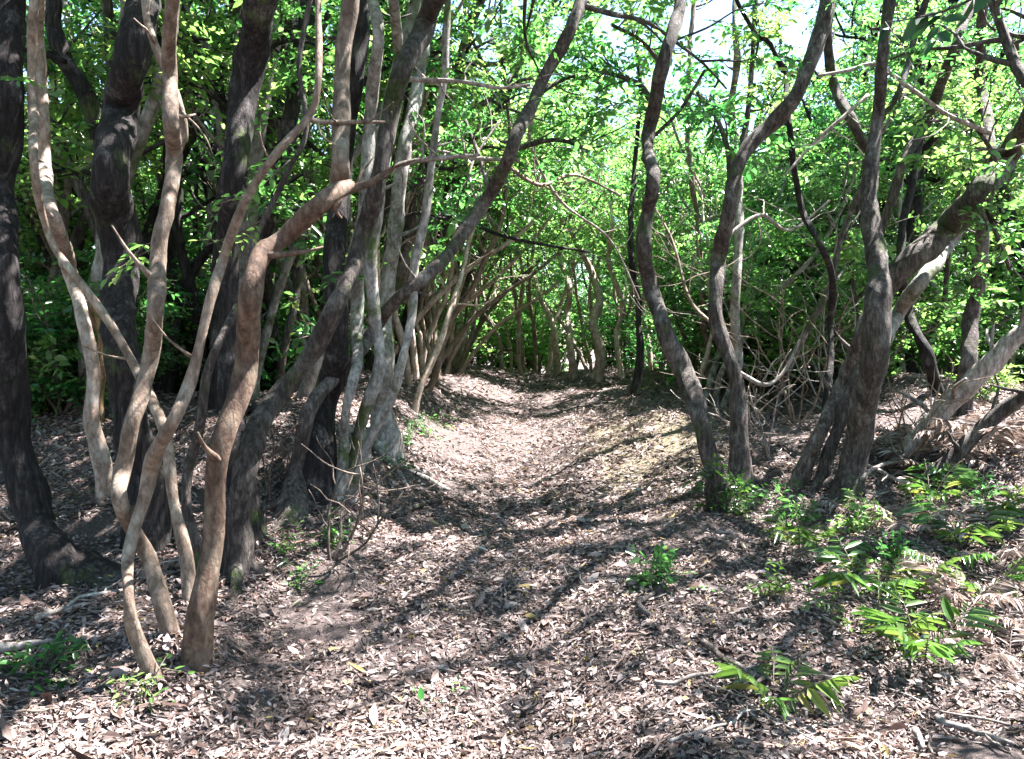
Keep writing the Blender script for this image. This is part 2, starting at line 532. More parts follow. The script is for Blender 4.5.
PROTO = {}
def proto_tree(kind, seed):
    rng = np.random.default_rng(seed)
    wood, tips = MB(), []
    if kind in ('tall', 'airy'):
        h = 8.0 + rng.random() * 1.5
        pts = [np.array([0, 0, -0.25])]
        d = np.array([rng.normal(0, .12), rng.normal(0, .12), 1.0])
        for i in range(7):
            d = unit(d + np.array([rng.normal(0, .13), rng.normal(0, .13), 0.15]))
            pts.append(pts[-1] + d * (h * 0.8 / 7))
        pts = np.array(pts)
        rad = np.array([0.17, 0.12, 0.105, 0.095, 0.085, 0.07, 0.055, 0.035])
        L = tube(wood, np.hstack([pts, rad[:, None]]), 9, 0.2, 0.08)
        for j in range(11):
            i = int(len(L) * (0.42 + 0.57 * j / 11))
            a = j * 2.4 + rng.random()
            limb(wood, tips, L[i, :3], np.array([math.cos(a), math.sin(a), 0.5]), 1.9 * (0.7 + 0.5 * rng.random()), L[i, 3] * 0.6, rng, 1)
        limb(wood, tips, L[-1, :3], np.array([0, 0, 1.0]), 1.5, 0.035, rng, 1)
        crown = foliage(tips, rng, 3, 0.22, 9, 0.36, 0.085, 0.7 if kind == 'tall' else .36)  # airy crowns are thinned so the unseen added trees cast dappled shade
    elif kind == 'under':
        for s in range(2 + seed % 2):
            a = rng.random() * 6.3
            d = np.array([math.cos(a) * 0.35, math.sin(a) * 0.35, 1.0])
            pts = [np.array([math.cos(a) * 0.05, math.sin(a) * 0.05, -0.2])]
            h = 3.6 + 1.6 * rng.random()
            for i in range(7):
                d = unit(d + np.array([rng.normal(0, .24), rng.normal(0, .24), 0.12]))
                pts.append(pts[-1] + d * h / 7)
            pts = np.array(pts)
            L = tube(wood, np.hstack([pts, np.linspace(0.05, 0.015, 8)[:, None]]), 7, 0.15, 0.08)
            for j in range(9):
                i = int(len(L) * (0.3 + 0.68 * j / 9))
                b = j * 2.4 + rng.random()
                limb(wood, tips, L[i, :3], np.array([math.cos(b), math.sin(b), 0.25]), 1.05 * (0.6 + 0.6 * rng.random()), max(0.008, L[i, 3] * 0.5), rng, 1, 5)
        crown = foliage(tips, rng, 3, 0.2, 8, 0.3, 0.08, 0.9)
    elif kind == 'shrub':
        for s in range(6):
            a = s * 1.05 + rng.random()
            pts = bez([0, 0, -0.05], [math.cos(a) * 0.6, math.sin(a) * 0.6, 1.0], 1.1 + 0.6 * rng.random(), rng, 5, 0.2, 0.05)
            L = tube(wood, np.hstack([pts, np.linspace(0.014, 0.005, 6)[:, None]]), 5, 0.15, 0.05)
            for j in range(5):
                i = int(len(L) * (0.25 + 0.74 * j / 5))
                b = j * 2.4 + rng.random()
                limb(wood, tips, L[i, :3], np.array([math.cos(b), math.sin(b), 0.2]), 0.5, 0.006, rng, 0, 4)
        crown = foliage(tips, rng, 2, 0.12, 8, 0.25, 0.075)
    else:  # pole
        d = np.array([rng.normal(0, .1), rng.normal(0, .1), 1.0])
        pts = [np.array([0, 0, -0.2])]
        h = 4.2 + rng.random() * 1.3
        for i in range(9):
            d = unit(d + np.array([rng.normal(0, .19), rng.normal(0, .19), 0.2]))
            pts.append(pts[-1] + d * h / 9)
        pts = np.array(pts)
        L = tube(wood, np.hstack([pts, np.linspace(0.045, 0.014, 10)[:, None]]), 7, 0.14, 0.1)
        for j in range(8):
            i = int(len(L) * (0.35 + 0.64 * j / 8))
            b = rng.random() * 6.3
            limb(wood, tips if j > 2 else [], L[i, :3], np.array([math.cos(b), math.sin(b), 0.7]), 0.8 * (0.6 + 0.6 * rng.random()), L[i, 3] * 0.5, rng, 1 if j > 3 else 0, 5)
        crown = foliage(tips, rng, 2, 0.18, 8, 0.28, 0.075, 0.8 if kind == 'pole' else .28)
    return wood, crown

def get_proto(kind, var, bark, leafm):
    k = (kind, var, bark, leafm)
    if k not in PROTO:
        wood, crown = PROTO.get((kind, var)) or proto_tree(kind, 100 + var * 7 + len(kind))
        PROTO[(kind, var)] = (wood, crown)
        w = wood.build('trunk' if kind != 'shrub' else 'stems', M[bark])
        c = crown.build('crown', [M[leafm], M['twig']])
        PROTO[k] = (w.data, c.data)
        bpy.data.objects.remove(w); bpy.data.objects.remove(c)
    return PROTO[k]

NAMES = {'bare': 'slender_tree', 'airy': 'woodland_tree', 'tall': 'woodland_tree', 'under': 'understory_tree', 'shrub': 'shrub', 'pole': 'slender_tree'}
def place(kind, var, x, y, rot, sc, bark, leafm, label, cat, group, tilt=(0, 0)):
    w, c = get_proto(kind, var, bark, leafm)
    r = empty(NAMES[kind], (x, y, float(ground(x, y))), label, cat, group)
    r.rotation_mode = 'ZXY'
    r.rotation_euler = (tilt[0], tilt[1], rot)
    r.scale = (sc, sc, sc)
    for nm, me in (('trunk' if kind != 'shrub' else 'stem', w), ('crown', c)):
        o = bpy.data.objects.new(nm, me)
        col.objects.link(o)
        o.parent = r
    return r

# ------------------------------------------------------------------ trees of the foreground, each from its own outline
WIDTH = 0.72
BASES = []
def stem_points(pts, d0, dd, seed, bury=True):
    rng = np.random.default_rng(seed)
    n = len(pts)
    y0 = pts[0][1]
    out = []
    for i, p in enumerate(pts):
        px, py, w = p[0], p[1], p[2]
        s = (y0 - py) / max(1.0, y0 + 30)
        Y = d0 + dd * s + rng.normal(0, 0.03) * d0 * min(1.0, i / 3)
        if len(p) > 3:
            Y = p[3]
        q = P(px, py, Y)
        out.append([*q, 0.5 * w * Y / F * WIDTH])
    out = np.array(out)
    if bury:
        b = out[0].copy()
        dv = unit(out[0, :3] - out[1, :3])
        dv[2] = -abs(dv[2]) - 0.4
        b[:3] += unit(dv) * 0.2
        b[3] *= 1.8
        out[0, 3] *= 1.2
        BASES.append((out[0, 0], out[0, 1], out[0, 3]))
        out = np.vstack([b, out])
    return out

def extend(pts, up, rng, lean=(0, 0)):
    """Carry a stem on above the frame."""
    d = unit(pts[-1, :3] - pts[-2, :3])
    q = pts[-1].copy()
    rows = [q]
    n = 4
    for i in range(n):
        d = unit(d * 0.85 + np.array([lean[0] + rng.normal(0, 0.15), lean[1] + rng.normal(0, 0.15), 0.3]))
        q = q.copy()
        q[:3] += d * up / n
        q[3] *= 0.8
        rows.append(q)
    return np.vstack([pts, np.array(rows[1:])])

def traced_tree(name, label, cat, bark, base, stems, dd=0.0, seed=1, up=2.5, leafm='leaf', keep=0.42, limbs=7, limb_len=1.3, leaf=0.075,
                per=2, branches=(), roots=0, sprigs=(), d0=None, lean=(0, 0), sides=16, root_len=.13, group=None, crown_from=None):
    rng = np.random.default_rng(seed)
    if d0 is None:
        b = hit(*base); d0 = b[1]
    b = P(base[0], base[1], d0)
    root = empty(name, (b[0], b[1], float(ground(b[0], b[1]))), label, cat, group)
    o3 = np.array(root.location)
    wood, tips = MB(), []
    parts = []
    for k, st in enumerate(stems):
        opts = st[0] if isinstance(st[0], dict) else {}
        st = st[1:] if opts else st
        dk = opts.get('d0', d0)
        if opts.get('bury', True):
            dk = float(hit(st[0][0], st[0][1])[1])
        p = stem_points(st, dk, opts.get('dd', dd), seed * 31 + k, opts.get('bury', True))
        e = opts.get('up', up)
        nl = max(1, round(opts.get('limbs', limbs) * 0.42))
        if e:
            n0 = len(p)
            p = extend(p, e, rng, lean)
        mb = wood if not opts.get('part') else MB()
        L = tube(mb, p, sides if p[:, 3].max() > 0.025 else 8, 0.05, 0.1, 0, .022)
        for _ in range(int(rng.integers(2, 5))):
            i = int(rng.integers(len(L) // 5, len(L) - 2))
            ax = unit(L[i + 1, :3] - L[i, :3])
            sd_ = rng.normal(0, 1, 3); sd_ = unit(sd_ - ax * sd_.dot(ax))
            ln_ = rng.uniform(.05, .22)
            q0, q1 = L[i, :3], L[i, :3] + (sd_ + ax * .5) * (L[i, 3] + ln_ * .5)
            tube(mb, [[*q0, min(.022, L[i, 3] * .4)], [*q1, min(.013, L[i, 3] * .22)], [*(q1 + (sd_ + ax * .9) * ln_ * .5), .004]], 7, .03, .1)
        if mb is not wood:
            parts.append((opts['part'], mb, opts.get('bark', bark)))
        if e:
            # limbs spread from the part above the frame (or from lower when asked)
            zs = L[:, 2]
            z0 = opts.get('from', P(0, -5, d0)[2] if crown_from is None else crown_from)
            cand = np.where(zs > z0)[0]
            if len(cand):
                for j in range(nl):
                    i = cand[int((len(cand) - 1) * (j + 0.5) / nl)]
                    a = j * 2.4 + rng.random()
                    limb(mb, tips, L[i, :3], np.array([math.cos(a) + lean[0], math.sin(a) + lean[1], 0.35]), limb_len * (0.7 + 0.5 * rng.random()), max(0.012, L[i, 3] * 0.55), rng, 1, 6)
                limb(mb, tips, L[-1, :3], np.array([rng.normal(0, .3), rng.normal(0, .3), 1.0]), limb_len, L[-1, 3], rng, 1, 6)
    for k in range(roots):
        a = k * 6.28 / roots + rng.random()
        q = [np.array([b[0] + math.cos(a) * 0.03, b[1] + math.sin(a) * 0.03])]
        for i in range(5):
            a += rng.normal(0, 0.35)
            q.append(q[-1] + np.array([math.cos(a), math.sin(a)]) * root_len)
        rr = []
        r0 = 0.5 * stems[0][-1][2] if False else 0.035
        for i, (x, y) in enumerate(q):
            rr.append([x, y, float(ground(x, y)) + (0.08 if i == 0 else 0.012 - 0.012 * i), r0 * (1.3 - 0.2 * i)])
        mb = MB()
        tube(mb, rr, 7, 0.05, 0.15)
        parts.append(('root', mb, bark))
    wood.build('trunk', M[bark], root, o3)
    for nm, mb, bk in parts:
        mb.build(nm, M[bk], root, o3)
    for k, br in enumerate(branches):
        opts = br[0] if isinstance(br[0], dict) else {}
        br = br[1:] if opts else br
        p = stem_points(br, opts.get('d0', d0), opts.get('dd', 0.0), seed * 77 + k, False)
        mb = MB()
        L = tube(mb, p, 7, 0.05, 0.08)
        t2 = []
        for j in range(opts.get('twigs', 4)):
            i = int(len(L) * (0.3 + 0.69 * j / max(1, opts.get('twigs', 4))))
            a = rng.normal(0, 1, 3)
            limb(mb, t2, L[i, :3], a + unit(L[-1, :3] - L[0, :3]) * 0.6, opts.get('tl', 0.5) * (0.6 + 0.7 * rng.random()), L[i, 3] * 0.45, rng, 0, 5)
        if opts.get('leafy'):
            f = foliage(t2, rng, 2, 0.1, 8, 0.25, leaf)
            bo = mb.build('branch', M[opts.get('bark', bark)], root, o3)
            f.build('foliage', [M[opts.get('leafm', leafm)], M['twig']], bo, o3)
        else:
            mb.build('branch', M[opts.get('bark', bark)], root, o3)
    for (pts, d, lf, n, lm) in sprigs:
        mb = MB()
        p = np.array([[*P(x, y, d), 0.003] for x, y in pts])
        L = smooth_line(p, 0.04)
        tube(mb, p, 5, 0.04, 0, 1)
        c, dr = [], []
        for _ in range(n):
            i = int(rng.integers(len(L) // 5, len(L)))
            ax = unit(L[min(i + 1, len(L) - 1), :3] - L[max(i - 1, 0), :3])
            c.append(L[i, :3]); dr.append(ax * 0.7 + rng.normal(0, 0.6, 3) * np.array([1, 1, 0.5]))
        sprays(mb, c, dr, rng, 5, lf * 2.2, lf, 0.46)
        mb.build('leafy_twig', [M[lm], M['twig']], root, o3)
    if tips:
        f = foliage(tips, rng, per, 0.2, 9, 0.36, leaf, keep)
        f.build('crown', [M[leafm], M['twig']], root, o3)
    return root

# left foreground clump
traced_tree('clump_tree', 'multi-stemmed tree with smooth orange and tan stems in the left foreground', 'tree', 'bark_orange', (193, 662), [
    [dict(up=0), (193, 662, 44), (200, 620, 38), (208, 570, 33), (213, 510, 31), (222, 450, 31), (235, 400, 30), (245, 350, 30), (253, 300, 29), (263, 256, 32), (285, 238, 27), (318, 207, 25), (338, 190, 22), (350, 184, 12)],
    [dict(part='stem', bark='bark_tan', bury=False, d0=4.12, dd=.05), (334, 205, 16), (337, 188, 22), (338, 160, 23), (340, 130, 23), (345, 60, 23), (352, -15, 22)],
    [dict(part='stem', bark='bark_tan', d0=3.62, dd=0.3), (157, 685, 21), (136, 637, 18), (129, 602, 17), (132, 555, 18), (145, 500, 19), (152, 465, 21), (170, 425, 18), (185, 385, 17), (200, 330, 15), (212, 290, 15), (224, 260, 14), (250, 195, 12), (277, 150, 11), (307, 116, 10), (318, 80, 9), (322, -10, 8)],
    [dict(part='stem', bark='bark_tan', d0=3.9, dd=0.1), (172, 640, 26), (160, 595, 23), (147, 545, 22), (122, 500, 25), (121, 470, 22), (132, 420, 22), (145, 385, 23), (150, 350, 24), (151, 310, 24), (157, 260, 25), (170, 205, 22), (176, 155, 21), (171, 125, 20), (167, 75, 19), (167, 35, 18), (176, -15, 18)],
    [dict(part='stem', bark='bark_brown', d0=4.0, dd=0.5), (202, 580, 16), (190, 505, 16), (192, 460, 14), (200, 420, 13), (207, 375, 12), (218, 340, 11), (236, 298, 10), (256, 240, 9), (287, 170, 8), (305, 130, 8), (300, 60, 7), (312, -10, 7)],
    [dict(part='stem', bark='bark_tan', d0=4.15, dd=0.6), (190, 610, 17), (183, 530, 16), (172, 470, 16), (160, 420, 15), (138, 368, 12), (100, 305, 11), (66, 265, 11), (47, 235, 10), (36, 165, 12), (31, 100, 12), (36, -10, 11)],
], dd=0.35, seed=2, up=2.2, limbs=2, limb_len=1.0, keep=.6, roots=0,
    branches=[
        [dict(twigs=3, tl=0.3), (338, 193, 17, 4.05), (355, 188, 12, 4.05), (372, 182, 9, 4.05), (392, 168, 5, 4.1), (415, 160, 3, 4.1)],
        [dict(twigs=2, tl=0.25, bark='bark_tan'), (172, 158, 15, 4.0), (184, 135, 11, 3.95), (181, 110, 9, 3.92), (176, 90, 8, 3.95)],
        [dict(twigs=2, tl=0.3, bark='bark_tan'), (167, 70, 14, 4.0), (155, 45, 11, 4.0), (146, 15, 9, 4.05), (143, -15, 8, 4.05)],
        [dict(twigs=3, tl=0.35, bark='bark_tan'), (307, 118, 8, 3.95), (318, 122, 8, 4.0), (350, 122, 6, 4.1), (385, 122, 4, 4.2)],
    ],
    sprigs=[([(150, 250), (130, 262), (118, 282)], 3.7, 0.07, 3, 'leaf_light'), ([(165, 240), (145, 245), (128, 262)], 3.8, 0.06, 3, 'leaf_light'),
            ([(290, 160), (255, 190), (215, 205)], 4.0, 0.07, 5, 'leaf_light'), ([(270, 215), (235, 235), (205, 245)], 4.1, 0.06, 4, 'leaf_light')])

traced_tree('leaning_tree', 'thick dark trunk cut by the left edge of the photo with flared base', 'tree', 'bark_dark', (78, 580), [
    [(78, 582, 85), (58, 560, 66), (38, 525, 52), (25, 490, 48), (13, 420, 46), (6, 340, 44), (2, 260, 42), (0, 180, 44), (4, 90, 46), (8, -20, 46)]], dd=0.3, seed=3, up=3.0, limbs=6, roots=3,
    sprigs=[([(-10, 75), (10, 78), (30, 78)], 4.3, 0.06, 3, 'leaf_light')])

traced_tree('forked_tree', 'big dark knotty trunk forking below the top edge behind the left clump', 'tree', 'bark_dark', (150, 545), [
    [(150, 545, 62), (146, 480, 52), (132, 420, 46), (122, 350, 45), (119, 270, 46), (116, 220, 54), (112, 175, 50), (122, 110, 48), (130, 60, 46), (142, -20, 44)],
    [dict(bury=False, up=2), (108, 170, 26, 6.0), (98, 130, 24, 6.0), (84, 92, 24, 5.95), (66, 62, 22, 5.9), (54, 30, 20, 5.9), (50, -15, 18, 5.9)]], branches=[[dict(twigs=7, tl=.6, leafy=True, leafm='leaf_light'), (112, 180, 8, 5.9), (75, 170, 6, 5.8), (30, 175, 4, 5.7)], [dict(twigs=7, tl=.6, leafy=True), (66, 62, 8, 5.8), (30, 50, 6, 5.8), (-5, 60, 4, 5.8)], [dict(twigs=7, tl=.6, leafy=True, leafm='leaf_light'), (128, 70, 8, 6.0), (170, 40, 6, 6.0), (210, 40, 4, 6.0)]],
    dd=0.2, seed=4, up=3.0, d0=6.0, limbs=4, roots=4, keep=.45)

traced_tree('pale_tree', 'pale sunlit grey trunk between the leftmost trunk and the big dark forked one', 'tree', 'bark_pale', (105, 500), [
    [(105, 500, 22), (96, 430, 20), (92, 370, 18), (82, 320, 18), (70, 270, 19), (55, 220, 20), (44, 170, 20), (40, 110, 19), (36, 40, 17), (38, -15, 15)]], d0=6.6, dd=-0.3, seed=5, up=2.0, limbs=4)

traced_tree('dark_tree', 'dark upright trunk with a forked top behind the orange stem', 'tree', 'bark_dark', (250, 540), [
    [(250, 540, 44), (243, 480, 36), (230, 400, 30), (226, 320, 28), (228, 250, 29), (233, 180, 31), (240, 110, 38), (250, 60, 40), (264, -20, 42)],
    [dict(bury=False, up=2), (262, 250, 14, 6.6), (275, 200, 18, 6.5), (284, 140, 20, 6.5), (297, 75, 21, 6.5), (314, -15, 22, 6.5)]], branches=[[dict(twigs=7, tl=.6, leafy=True, leafm='leaf_light'), (240, 120, 8, 6.3), (205, 90, 6, 6.1), (165, 75, 4, 6.0)], [dict(twigs=7, tl=.6, leafy=True), (232, 190, 8, 6.3), (275, 205, 6, 6.1), (315, 215, 4, 6.0)], [dict(twigs=7, tl=.6, leafy=True, leafm='leaf_light'), (250, 60, 8, 6.3), (290, 40, 6, 6.2), (330, 50, 4, 6.2)]],
    d0=6.4, dd=0.2, seed=6, up=2.6, limbs=4, roots=3, keep=.6,
    sprigs=[([(255, 90), (240, 130), (222, 150)], 5.6, 0.08, 5, 'leaf')])

traced_tree('curved_tree', 'dark stem sweeping in a curve from left base up to the right', 'tree', 'bark_brown', (236, 575), [
    [(236, 572, 44), (238, 520, 36), (246, 470, 32), (262, 420, 30), (285, 385, 27), (315, 345, 26), (345, 295, 25), (362, 240, 24), (380, 170, 24), (393, 110, 26), (405, 70, 26), (425, 20, 27), (442, -15, 28)]], dd=0.5, seed=7, up=2.8, limbs=5, keep=.6, limb_len=1.5, lean=(0.2, 0.05), roots=3,
    branches=[[dict(twigs=4, tl=0.4, bark='dead_wood'), (400, 78, 9, 5.4), (425, 80, 7, 5.5), (465, 82, 6, 5.5), (500, 88, 5, 5.6), (530, 85, 4, 5.6)],
              [dict(twigs=4, tl=0.4, bark='dead_wood'), (376, 183, 9, 5.3), (400, 165, 8, 5.4), (440, 158, 7, 5.4), (480, 155, 4, 5.5)]])

traced_tree('arching_tree', 'long slim stem arching over the path toward the top centre', 'tree', 'bark_brown', (292, 515), [
    [(292, 515, 42), (298, 470, 28), (310, 412, 21), (335, 375, 19), (355, 355, 18), (375, 330, 18), (400, 297, 18), (430, 275, 18), (460, 240, 18), (490, 195, 18), (512, 150, 18), (527, 112, 18), (545, 75, 17), (570, 30, 16), (587, -12, 15)]], dd=1.2, seed=8, up=2.2, limbs=8, limb_len=1.6, lean=(0.25, 0.1), roots=3,
    branches=[[dict(twigs=6, tl=0.6, leafy=True), (527, 112, 8, 7.4), (545, 90, 7, 7.5), (580, 75, 5, 7.6), (610, 90, 4, 7.7)],
              [dict(twigs=6, tl=0.6, leafy=True, leafm='leaf_light'), (512, 150, 8, 7.3), (555, 140, 6, 7.4), (590, 150, 5, 7.5)],
              [dict(twigs=5, tl=0.6, leafy=True), (490, 195, 8, 7.2), (480, 160, 6, 7.3), (465, 120, 5, 7.4)],
              [dict(twigs=9, tl=0.7, bark='dead_wood'), (545, 80, 7, 7.6), (530, 140, 5, 7.9), (560, 200, 4, 8.2), (610, 240, 3, 8.6), (640, 300, 2, 8.8)],
              [dict(twigs=9, tl=0.7, bark='bark_tan'), (505, 165, 6, 7.3), (540, 185, 5, 7.8), (575, 175, 4, 8.2), (620, 195, 3, 8.6)],
              [dict(twigs=7, tl=0.6, bark='dead_wood'), (455, 245, 6, 7.0), (480, 215, 5, 7.2), (470, 170, 4, 7.4), (500, 120, 3, 7.6)],
              [dict(twigs=5, tl=0.5, bark='bark_dark'), (470, 222, 6, 7.1), (500, 235, 5, 7.1), (545, 245, 4, 7.2), (590, 252, 3, 7.3)],
              [dict(twigs=5, tl=0.5, leafy=True), (440, 265, 7, 6.9), (430, 225, 6, 7.0), (425, 180, 5, 7.1)]])

# the grey cluster on the left bank
traced_tree('cluster_tree', 'cluster of grey lichened stems with buttress roots on the left bank', 'tree', 'bark_grey', (366, 470), [
    [dict(d0=7.0), (385, 455, 46), (384, 410, 30), (383, 365, 22), (388, 300, 22), (394, 225, 22), (405, 150, 20), (418, 80, 18), (428, -15, 16)],
    [dict(part='stem', d0=6.6), (348, 500, 22), (360, 440, 17), (375, 380, 16), (378, 330, 16), (372, 260, 18), (378, 190, 18), (392, 120, 16), (398, 60, 14), (390, -15, 13)],
    [dict(part='stem', d0=6.7), (340, 500, 18), (345, 440, 15), (352, 380, 15), (358, 320, 18), (360, 250, 20), (366, 180, 20), (372, 110, 18), (378, 40, 16), (372, -15, 15)],
    [dict(part='stem', d0=6.5), (350, 505, 16), (368, 450, 13), (390, 400, 13), (402, 360, 12), (412, 300, 12), (420, 240, 12), (430, 180, 11), (440, 100, 10), (450, -15, 9)],
], d0=6.8, dd=0.2, seed=9, up=2.4, limbs=3, limb_len=1.4, keep=.35, roots=9, root_len=.24,
    branches=[[dict(twigs=5, tl=0.5, bark='dead_wood'), (395, 165, 7, 7.1), (425, 150, 7, 7.2), (470, 158, 6, 7.2), (520, 160, 5, 7.3)],
              [dict(twigs=5, tl=0.5, bark='bark_dark'), (385, 250, 7, 7.0), (410, 215, 6, 7.0), (440, 218, 5, 7.0), (470, 220, 4, 7.1)]],
    sprigs=[([(400, 235), (415, 245), (432, 250)], 6.4, 0.1, 5, 'leaf_light'), ([(340, 285), (315, 290), (295, 300)], 6.2, 0.07, 4, 'leaf_light'), ([(360, 325), (330, 330), (300, 320)], 6.2, 0.07, 4, 'leaf')])

traced_tree('thick_tree', 'thick shadowed trunk rising behind the curved dark stem on the left bank', 'tree', 'bark_dark', (312, 492), [
    [(312, 492, 62), (318, 440, 48), (328, 390, 38), (336, 330, 32), (335, 260, 30), (340, 180, 28), (352, 90, 26), (362, -15, 24)]], branches=[[dict(twigs=7, tl=.7, leafy=True, leafm='leaf_light'), (342, 170, 8, 7.4), (305, 140, 6, 7.2), (270, 110, 4, 7.1)], [dict(twigs=7, tl=.7, leafy=True), (350, 90, 8, 7.6), (400, 60, 6, 7.8), (450, 50, 4, 8.0)]],
    d0=7.6, dd=0.2, seed=10, up=2.6, limbs=4, roots=4, keep=.4)

# right of the path
traced_tree('bent_tree', 'dark sinuous trunk leaning left beside the right edge of the path', 'tree', 'bark_brown', (720, 512), [
    [(722, 514, 40), (714, 470, 28), (703, 430, 27), (692, 400, 29), (682, 370, 29), (665, 330, 23), (650, 290, 20), (644, 250, 19), (647, 215, 19), (652, 180, 18), (650, 135, 19), (657, 90, 19), (667, 50, 18), (684, -15, 17)]], dd=0.4, seed=11, up=3.4, limbs=12, keep=.75, limb_len=2.0, leafm='leaf', lean=(0, -0.4), roots=4,
    branches=[[dict(twigs=6, tl=0.6, leafy=True), (652, 105, 9, 7.0), (640, 85, 8, 7.1), (615, 75, 6, 7.2), (590, 68, 5, 7.3)],
              [dict(twigs=5, tl=0.5, leafy=True, leafm='leaf_light'), (662, 65, 7, 7.0), (640, 40, 6, 7.0), (612, 25, 5, 7.1)],
              [dict(twigs=5, tl=0.5, leafy=True), (650, 140, 6, 6.9), (680, 110, 5, 6.9), (705, 70, 4, 6.9)]])

traced_tree('twisted_tree', 'lichened trunk curving right at mid height just right of the sinuous one', 'tree', 'bark_brown', (741, 488), [
    [(741, 488, 34), (738, 430, 25), (735, 380, 22), (722, 335, 21), (715, 292, 20), (718, 258, 20), (728, 218, 20), (734, 180, 19), (745, 152, 20), (770, 125, 20), (795, 95, 20), (815, 50, 20), (832, -15, 20)]], dd=0.3, seed=12, up=3.2, limbs=9, limb_len=1.9, keep=.6, roots=3, lean=(-.1, -.4),
    branches=[[dict(twigs=7, tl=0.6, leafy=True), (731, 185, 10, 7.4), (728, 150, 8, 7.4), (715, 115, 7, 7.5), (697, 92, 6, 7.6)],
              [dict(twigs=8, tl=0.6, leafy=True, leafm='leaf_light'), (740, 160, 10, 7.4), (748, 110, 8, 7.5), (752, 60, 7, 7.5), (756, -10, 7, 7.6)],
              [dict(twigs=9, tl=0.7, bark='dead_wood'), (722, 240, 6, 7.4), (760, 215, 5, 7.6), (790, 230, 4, 7.8), (830, 200, 3, 8.0)],
              [dict(twigs=8, tl=0.6, bark='bark_tan'), (720, 330, 6, 7.4), (690, 300, 5, 7.7), (672, 240, 4, 8.0), (650, 200, 3, 8.3)],
              [dict(twigs=4, tl=0.4, bark='dead_wood'), (735, 370, 6, 7.3), (765, 385, 6, 7.3), (785, 370, 5, 7.4), (800, 340, 4, 7.4)]])

traced_tree('grey_tree', 'thin grey trunk standing close behind the lichened trunk right of path', 'tree', 'bark_grey', (736, 420), [
    [(736, 425, 16), (737, 360, 13), (736, 300, 12), (739, 240, 12), (738, 190, 11), (733, 120, 10), (736, 40, 9), (738, -12, 8)]], d0=9.4, dd=0.2, seed=13, up=2.4, limbs=3, keep=.25)

traced_tree('spreading_tree', 'largest tree on the right with several stems and a heavy limb slanting right', 'tree', 'bark_brown', (838, 492), [
    [(846, 497, 42), (858, 440, 36), (871, 370, 33), (880, 305, 33), (874, 245, 27), (871, 190, 22), (877, 130, 17), (882, 60, 16), (891, -15, 15)],
    [dict(part='stem', d0=7.0, up=0), (796, 492, 24), (820, 438, 22), (842, 385, 20), (862, 335, 20), (878, 300, 16)],
    [dict(part='stem', d0=7.25, up=0), (818, 490, 20), (838, 430, 18), (856, 375, 17), (872, 320, 15)],
    [dict(bury=False, dd=-0.4, d0=7.35, limbs=2), (876, 310, 28), (892, 282, 32), (915, 257, 35), (950, 226, 36), (984, 190, 35), (1004, 160, 31), (1030, 118, 27), (1060, 60, 24)],
    [dict(part='stem', bark='bark_grey', bury=False, d0=7.6, up=0), (872, 390, 14), (882, 345, 22), (898, 312, 21), (920, 284, 20), (953, 238, 18), (980, 205, 10)],
    [dict(bury=False, d0=7.35, dd=-0.2, limbs=5), (874, 250, 15), (890, 205, 13), (905, 160, 14), (925, 125, 14), (940, 85, 14), (958, 40, 14), (976, -15, 13)],
    [dict(bury=False, d0=7.4, limbs=5), (869, 150, 13), (850, 119, 14), (836, 90, 14), (830, 50, 13), (828, -15, 12)],
    [dict(bury=False, d0=7.4, up=1.0, limbs=3), (878, 128, 9), (900, 90, 9), (915, 40, 8), (930, -15, 8)],
], dd=0.1, seed=14, up=2.8, limbs=3, limb_len=1.6, keep=.2, lean=(-.1, -.35), roots=5,
    branches=[[dict(twigs=3, tl=0.5, bark='dead_wood'), (818, 76, 4, 6.8), (850, 70, 5, 6.8), (876, 65, 6, 6.8), (913, 90, 6, 6.8), (948, 115, 6, 6.8), (990, 133, 7, 6.8)],
              [dict(twigs=4, tl=0.5, bark='dead_wood'), (868, 95, 5, 7.2), (843, 117, 5, 7.1), (812, 145, 5, 7.1), (785, 175, 3, 7.0)],
              [dict(twigs=6, tl=0.6, leafy=True), (980, 185, 8, 7.0), (995, 230, 7, 7.0), (1010, 270, 5, 7.0)],
              [dict(twigs=6, tl=0.6, leafy=True, leafm='leaf_light'), (1000, 165, 8, 7.0), (985, 140, 6, 6.9), (970, 120, 5, 6.8)]])

traced_tree('crooked_tree', 'thin crooked dark stem bending left of the largest right-hand tree', 'tree', 'bark_dark', (826, 440), [
    [(822, 440, 10), (828, 380, 9), (830, 325, 9), (833, 280, 9), (822, 246, 9), (806, 215, 9), (796, 175, 8), (788, 128, 8), (785, 78, 8), (771, 44, 7), (755, 35, 6), (738, 8, 5), (730, -15, 5)]], d0=8.2, dd=-0.2, seed=15, up=1.2, limbs=4, limb_len=1.0)

